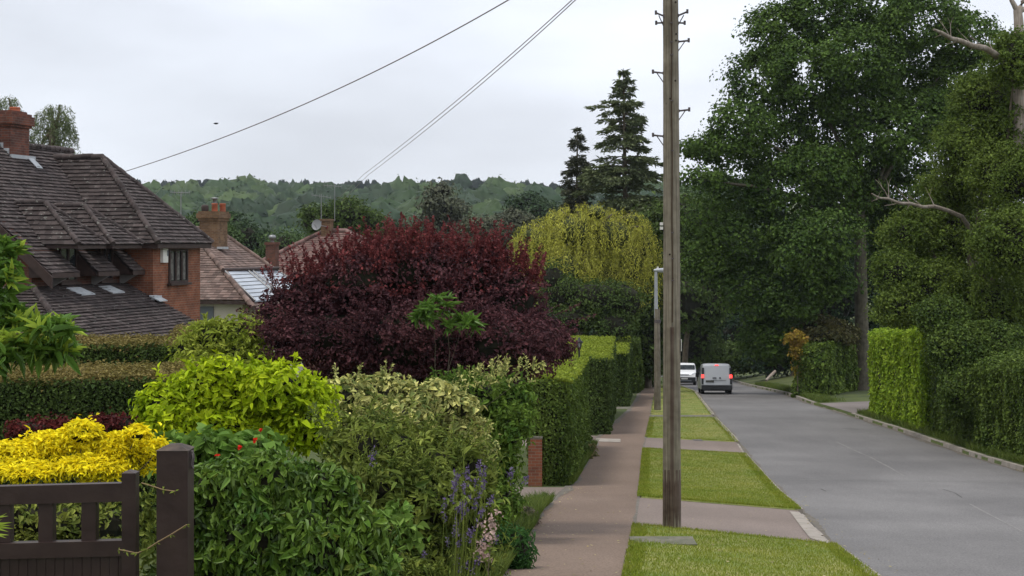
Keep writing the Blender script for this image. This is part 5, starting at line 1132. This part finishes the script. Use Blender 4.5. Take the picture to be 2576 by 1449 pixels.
def sprays(n, ln, L, Wd, mi, spread=.35, idx=None, per=22, upv=1.0, r=.005, nz=.35):
    def f(mb, rg, lb):
        p, nn = shell(lb if idx is None else lb[idx], n * 3, rg, .9); ok = nn[:, 2] > nz; p, nn = p[ok][:n], nn[ok][:n]
        for a, b in zip(p, nn):
            l = ln * rg.uniform(.4, 1.1); d = np.array([b[0] * spread + rg.normal(0, .15), b[1] * spread + rg.normal(0, .15), upv]); d /= np.linalg.norm(d); e = a + d * l
            mb.tube([a, e], [r, r * .5], n=4, mi=mi, cap=False); t = rg.random(per)[:, None] ** .8; q = a + (e - a) * t + rg.normal(0, L * .22, (per, 3)) * (1.25 - t)
            leaves(mb, q, unit(rg.normal(0, 1, (per, 3)) + [0, 0, .6]), L * .85, Wd * .85, rg, .4, .4, 0, mi=mi, axis=np.tile(d * .9, (per, 1)) + rg.normal(0, .5, (per, 3)))
    return f
def mar_extra(mb, rg, lb):
    sprays(420, .5, .055, .034, 1, idx=[0, 1, 2, 3, 4, 11, 12], per=34, spread=.45)(mb, rg, lb)
    sprays(260, .6, .055, .034, 0, idx=[5, 6, 7, 8, 9, 10], per=28, spread=1.3, upv=.35, nz=-.1)(mb, rg, lb)
    p, n = clumps(lb[[0, 1, 2, 3, 4, 11, 12]], 260, 20, .2, rg, .9); ok = p[:, 2] > Z(740, 26); leaves(mb, p[ok], n[ok], .055, .036, rg, .6, .5, 0, mi=1, fine=True)
mar = [(770, 760, 90, 78), (900, 715, 115, 78), (1040, 690, 120, 85), (1170, 700, 110, 85), (1280, 750, 90, 85), (1355, 850, 65, 60), (850, 850, 150, 85), (1050, 850, 190, 105), (1240, 870, 150, 85), (730, 850, 60, 70), (1320, 900, 70, 60), (965, 652, 70, 40), (1225, 655, 50, 45), (900, 1000, 150, 90), (1150, 1000, 180, 90), (700, 800, 50, 40), (1385, 880, 45, 40)]
shrub('maroon_shrub', 'huge domed maroon-leaved shrub with redder upright tips', 26, mar, .058, .038, 2400, 44, .2, [M['maroon'], M['redtip']], 301, jy=.8, dep=.75, lo=.6, jit=.45, flat=.45, extra=mar_extra, r=.08, nl=12, cs=.7)
def whorls(n, L, Wd, mi, k=9, cone=.55, idx=None):
    def f(mb, rg, lb):
        p, nn = shell(lb if idx is None else lb[idx], n * 2, rg, .92); ok = nn[:, 2] > -.1; p, nn = p[ok][:n], nn[ok][:n]
        for a, b in zip(p, nn):
            d = unit((b * .5 + np.array([0, 0, .9]) + rg.normal(0, .25, 3))[None])[0]; u = unit(np.cross(d, [1, .3, .2])[None])[0]; w = np.cross(d, u); mb.tube([a - d * L * .9, a], [.004, .003], n=4, mi=mi, cap=False)
            th = np.arange(k) * 2.4 + rg.random(); el = cone + rg.uniform(-.3, .35, k); ax = (np.cos(th)[:, None] * u + np.sin(th)[:, None] * w) * np.cos(el)[:, None] + d * np.sin(el)[:, None]
            nrm = d - ax * (ax @ d)[:, None]; leaves(mb, np.tile(a, (k, 1)), nrm, L, Wd, rg, .12, 0, 0, mi=mi, fine=True, axis=ax * 4, var=.2)
    return f
shrub('laurel_sprig', 'green laurel shoots poking out of the front of the maroon shrub', 23.6, [(1100, 790, 40, 30), (1160, 830, 35, 30), (1070, 805, 25, 15), (1110, 760, 25, 15)], .14, .04, 16, 9, .12, M['laurel'], 302, core=False, jy=.1, extra=whorls(34, .17, .042, 0, 8), r=.015, nl=3)
shrub('lime_shrub', 'bright lime-yellow leafy shrub in front of the maroon shrub', 17, [(420, 1020, 60, 55), (510, 975, 65, 45), (610, 985, 80, 55), (710, 980, 75, 55), (785, 1020, 55, 50), (450, 1080, 65, 50), (560, 1070, 90, 60), (680, 1070, 90, 55), (780, 1080, 60, 50), (560, 930, 25, 20)], .082, .044, 820, 18, .14, M['lime'], 303, extra=sprays(120, .17, .075, .04, 0, per=14, nz=.3), jit=.45, up=.7)
shrub('golden_bush', 'brilliant golden-yellow bush behind the garden gate', 13.4, [(30, 1155, 70, 45), (130, 1135, 70, 50), (205, 1095, 50, 35), (290, 1140, 75, 50), (345, 1095, 30, 25), (370, 1150, 45, 45), (230, 1180, 90, 35), (60, 1190, 90, 30), (-60, 1160, 80, 55), (400, 1130, 22, 22)], .045, .018, 320, 18, .09, M['golden'], 304, extra=whorls(1900, .045, .017, 0, 9, .25), cs=.5, jy=.2)
shrub('euonymus_bush', 'small green and cream leaved bush showing between the gate pickets', 12.9, [(70, 1310, 80, 60), (190, 1320, 80, 60), (290, 1330, 50, 60), (120, 1400, 140, 60), (270, 1420, 80, 60), (-60, 1340, 80, 80)], .05, .026, 420, 18, .09, leaf('green_cream_leaf', (.06, .1, .02), (.34, .36, .07), 5, .45, .2), 305, cs=.8)
shrub('dark_red_barberry', 'low dark red shrub at the foot of the nearest dark hedge', 18.8, [(80, 1085, 60, 28), (150, 1080, 50, 26), (250, 1075, 50, 26), (310, 1070, 40, 24), (380, 1120, 40, 40)], .05, .03, 260, 16, .1, [leaf('dark_red_leaf', (.07, .014, .014), (.13, .022, .018), 4, .4, .2)], 306, jy=.1)
def creep_extra(mb, rg, lb):
    p, n = clumps(lb, 70, 10, .1, rg, .95); leaves(mb, p, n, .07, .03, rg, .5, .3, .6, mi=1, fine=True)
    for k in range(26):
        p, n = shell(lb, 1, rg, .98)
        if len(p) == 0: continue
        q = [p[0] + n[0] * .02]; 
        for j in range(7): q.append(q[-1] + np.array([rg.normal(0, .025), rg.normal(0, .01) - .008, -.05]))
        mb.tube(q, [.003] * 8, n=4, mi=1, cap=False)
cre = [(560, 1235, 90, 75), (680, 1215, 100, 75), (800, 1245, 90, 80), (500, 1330, 55, 80), (640, 1350, 120, 110), (780, 1380, 120, 110), (890, 1370, 80, 100), (560, 1450, 100, 100), (730, 1500, 140, 110), (880, 1500, 110, 100), (470, 1420, 40, 80), (460, 1235, 30, 30)]
shrub('creeper_mound', 'mound of dark green drooping creeper leaves spilling beside the gate post', 11.9, cre, .075, .03, 1500, 20, .1, [M['creeper'], M['creep2']], 307, jy=.12, dep=.55, droop=.75, up=.35, jit=.4, extra=creep_extra, cs=.82)
shrub('creeper_shoots', 'yellowish creeper shoots and grey leaves between the gate and its post', 11.35, [(372, 1250, 10, 45), (376, 1340, 12, 50), (378, 1430, 14, 50), (420, 1225, 14, 14), (440, 1255, 18, 12)], .07, .035, 26, 9, .06, [M['mixed'], M['creep2']], 308, core=False, jy=.05, droop=.5, extra=lambda mb, rg, lb: leaves(mb, *clumps(lb, 26, 6, .06, rg, .8), .05, .02, rg, .6, .3, .4, mi=1, fine=True), r=.008, nl=0, cat='plant')
for pts, lb_ in (([(300, 1383), (318, 1386), (345, 1392), (372, 1380), (395, 1365), (430, 1345), (470, 1320)], 'dry tan creeper tendril crossing from the gate stile to the mound'), ([(356, 1215), (380, 1222), (410, 1232), (440, 1236)], 'short tan creeper tendril reaching the post just above the gate rail')):
    mb = MB(); q = [P3(u, v_, 10.72 - .02 * i) for i, (u, v_) in enumerate(pts)]; mb.tube(q, .005, n=5); rg = np.random.default_rng(2)
    leaves(mb, np.array([a for a in q for _ in range(3)]), np.tile([0, -1, .4], (3 * len(q), 1)), .035, .012, rg, .6, .2, .4, mi=1); tag(mb.build('creeper_tendril', [mat('dry_tendril', (.22, .15, .08), .8), M['creep2']]), lb_, 'tendril')
shrub('broad_leaved_plant', 'clump of broad pale green leaves below the lime shrub', 15.2, [(440, 1130, 60, 25), (540, 1125, 80, 30), (640, 1125, 60, 30), (500, 1160, 90, 30), (600, 1170, 90, 35)], .14, .11, 150, 6, .12, M['bigleaf'], 309, core=False, cs=.8, up=.8, jit=.35, cat='plant', r=.02)
mx1 = [(900, 1120, 90, 60), (1000, 1140, 100, 70), (1100, 1170, 90, 70), (1190, 1190, 55, 60), (950, 1230, 110, 80), (1080, 1270, 110, 80), (1180, 1290, 70, 80), (1010, 1370, 110, 90), (1130, 1390, 90, 80), (1020, 1470, 140, 80), (1200, 1420, 60, 70)]
shrub('mixed_shrub', 'loose grey-green narrow-leaved shrub in the middle of the garden bed', 15.8, mx1, .1, .034, 620, 24, .14, [M['mixed'], M['fresh']], 310, up=.35, jit=.5, jy=.55, lo=.5, extra=sprays(200, .34, .07, .02, 0, per=26, nz=.1, spread=.8), cs=.6)
shrub('creamy_euonymus', 'variegated cream and green shrub right of the lime shrub', 19.5, [(880, 1000, 60, 40), (960, 995, 80, 42), (1060, 1005, 90, 45), (1140, 1030, 65, 50), (1000, 1060, 100, 45), (1130, 1090, 90, 50), (1190, 1120, 55, 45), (900, 1070, 80, 50)], .085, .042, 380, 24, .13, M['varie'], 311, lo=.55, cs=.62, jy=.5, extra=sprays(60, .12, .07, .034, 0, per=14, nz=.4), up=.6)
shrub('green_shrub', 'fresh green twiggy shrub beside the brick pillar', 23.5, [(1130, 985, 55, 40), (1200, 990, 75, 45), (1280, 1010, 65, 50), (1290, 1080, 42, 55), (1245, 1090, 65, 60), (1262, 1180, 42, 60), (1265, 1270, 40, 60), (1220, 1180, 60, 60), (1220, 1280, 60, 60)], .085, .042, 480, 26, .15, [M['fresh'], M['varie']], 312, lo=.55, cs=.62, jy=.6, extra=sprays(140, .18, .07, .032, 0, per=16, nz=.2), up=.4)
shrub('young_twigs', 'pale-tipped upright twigs rising in front of the maroon shrub base', 22.5, [(880, 960, 40, 20), (960, 955, 30, 14), (1180, 960, 60, 16), (1270, 950, 60, 20), (1340, 940, 30, 20)], .06, .03, 30, 8, .08, [M['varie']], 313, core=False, extra=sprays(36, .22, .06, .03, 0, per=12, nz=.1, spread=.3), r=.01, cat='plant')
shrub('yellow_green_bush', 'yellow-green bush between the second dark hedge and the maroon shrub', 27.6, [(470, 880, 35, 30), (540, 855, 60, 45), (620, 840, 55, 40), (600, 900, 75, 45), (680, 815, 40, 25), (520, 915, 60, 35), (650, 930, 60, 50)], .12, .045, 460, 18, .2, [M['yg'], M['mixed']], 314, up=.5, extra=sprays(60, .22, .09, .034, 0, per=18, nz=.2, spread=1.2), jy=.3)
shrub('fern_clump', 'low dark green edging plants spilling onto the footpath', 18.6, [(1290, 1380, 50, 55), (1240, 1440, 60, 50), (1230, 1370, 45, 50), (1190, 1480, 80, 60)], .07, .022, 420, 18, .11, leaf('edging_leaf', (.03, .085, .022), (.06, .14, .03), 3, .4, .25), 315, up=.5, jit=.6, jy=.2, cat='plant', cs=.8)
shrub('edging_plant', 'pinkish green low plant at the corner of the brick pillar drive', 27, [(1330, 1300, 14, 20), (1310, 1320, 26, 30), (1340, 1325, 10, 18)], .06, .03, 150, 14, .1, leaf('pinkish_leaf', (.09, .12, .05), (.3, .2, .17), 6, .4, .2), 316, cat='plant', jy=.1)
shrub('hedge_foot_plant', 'tuft of green and tan weeds where the tall hedge meets the footpath', 51, [(1482, 1140, 14, 26), (1470, 1165, 16, 26), (1455, 1190, 16, 20)], .12, .05, 120, 14, .16, leaf('weed_leaf', (.06, .12, .03), (.24, .17, .08), 4, .35, .2), 317, cat='plant', jy=.8)
lau = [(5, 645, 34, 30), (-15, 715, 40, 36), (30, 835, 65, 34), (125, 835, 45, 22), (40, 880, 75, 22), (130, 890, 42, 14), (-10, 780, 45, 36), (10, 900, 60, 20)]
shrub('laurel_shrub', 'large near laurel with long glossy leaves at the left edge', 8.6, lau, .1, .032, 60, 8, .07, [M['laurel'], M['laurtip']], 318, core=False, jy=.15, droop=0, up=.8, extra=lambda mb, rg, lb: (whorls(80, .105, .03, 0, 8, .5)(mb, rg, lb), whorls(48, .095, .028, 1, 8, .85)(mb, rg, lb)), r=.02, nl=8, bu=-150, fork=(-90, 900))
mb = MB(); rg = np.random.default_rng(4); t = thing('spiky_plant', 'yellow-green spiky leaves poking in at the left edge before the gate', 'plant', P3(-60, 1449, 9.5))
for k in range(9):
    a = P3(-70, 1340 + rg.uniform(-20, 20), 9.6); e = P3(rg.uniform(0, 36), 1290 + k * 8, 9.5 + rg.uniform(-.1, .1)); w = np.array([0, 0, .012]); m_ = (a + e) / 2 + [0, 0, .02]; mb.add([a - w * .6, m_ - w, e, m_ + w, a + w * .6, ], [(0, 1, 2, 3, 4)])
mb.build('foliage', M['laurtip'], t)
shrub('round_leaved_plant', 'clump of rounded pale green leaves at the bottom edge between creeper and lavender', 12.9, [(930, 1310, 30, 22), (1000, 1295, 34, 26), (950, 1400, 50, 30), (1030, 1350, 26, 24), (890, 1440, 50, 24)], .07, .068, 60, 7, .07, leaf('round_pale_leaf', (.1, .2, .03), (.22, .33, .07), 3, .3, .3), 320, core=False, jy=.1, up=.5, cat='plant', r=.01)
shrub('pink_flower_spray', 'faded pale pink flower heads among the lavender', 13.9, [(1228, 1335, 16, 34), (1212, 1395, 18, 30), (1245, 1300, 8, 14)], .03, .024, 26, 7, .05, leaf('faded_pink_petal', (.42, .28, .25), (.5, .38, .33), 4, .3, .2), 321, core=False, jy=.1, cat='plant', r=.006)
# lavender
t = thing('lavender', 'purple lavender spikes leaning at the edge of the footpath bed', 'plant', P3(1170, 1449, 15)); mb = MB(); fl = MB(); rg = np.random.default_rng(9)
for k in range(50):
    u = rg.normal(1175, 46); vv = rg.uniform(1185, 1445); y = 14.4 + rg.uniform(-.5, .3); e = P3(u, vv, y); b = P3(u * .6 + 1120 * .4, 1520, y + .15); m_ = (b + e) / 2 + [rg.normal(0, .02), 0, .03]
    mb.tube([b, m_, e], [.0035, .003, .002], n=4, cap=False); d = unit((e - m_)[None])[0]; n_ = 24; s_ = rg.random(n_)[:, None] * .085; q = e - d * .02 + d * s_ + rg.normal(0, .008, (n_, 3)); leaves(fl, q, rg.normal(0, 1, (n_, 3)), .022, .014, rg, .5, .2)
for u, vv in ((938, 1150), (884, 1395), (1290 - 6, 1195), (1205, 1175), (1215, 1200)):
    y = 14.2; e = P3(u, vv, y); b = P3(u + 8, vv + 130, y + .1); mb.tube([b, e], .003, n=4, cap=False); q = e + rg.normal(0, 1, (40, 3)) * [.012, .012, .04]; leaves(fl, q, rg.normal(0, 1, (40, 3)), .024, .015, rg, .5, .2)
mb.build('stem', M['mixed'], t); fl.build('flowers', M['purple'], t)
for i, (u, vv, y, lb_) in enumerate(((602, 1124, 14.6, 'scarlet flower nearest the gate post top'), (655, 1081, 14.8, 'scarlet flower highest up, among the broad pale leaves'), (642, 1106, 14.7, 'scarlet flower just under the highest scarlet one'), (548, 1146, 14.5, 'small scarlet flower lowest, beside the iron ring of the post'))):
    c = P3(u, vv, y); t = thing('red_flower', lb_, 'flower', c - [0, 0, .3], 'scarlet flowers in the bed'); MB().tube([c - [0.01, 0, .3], c], .003, n=4).build('stem', M['stem'], t)
    mb = MB(); leaves(mb, np.tile(c, (7, 1)), np.tile([0, -.6, .8], (7, 1)), .026, .024, rg, .5, .1, fine=True); mb.build('petals', M['poppy'], t)
def canes(n, lo_, hi_):
    pass
# haze between the camera and the far hill
mb = MB(); mb.box((0, 700, 20), (3000, 1900, 160)); hz = mb.build('haze', bpy.data.materials.new('haze')); hz['kind'] = 'stuff'
m = hz.data.materials[0]; m.use_nodes = True; ns = m.node_tree.nodes; ns.remove(ns['Principled BSDF']); pv = ns.new('ShaderNodeVolumePrincipled'); pv.inputs['Density'].default_value = .00009; pv.inputs['Color'].default_value = (.82, .9, 1, 1)
m.node_tree.links.new(pv.outputs[0], ns['Material Output'].inputs['Volume'])
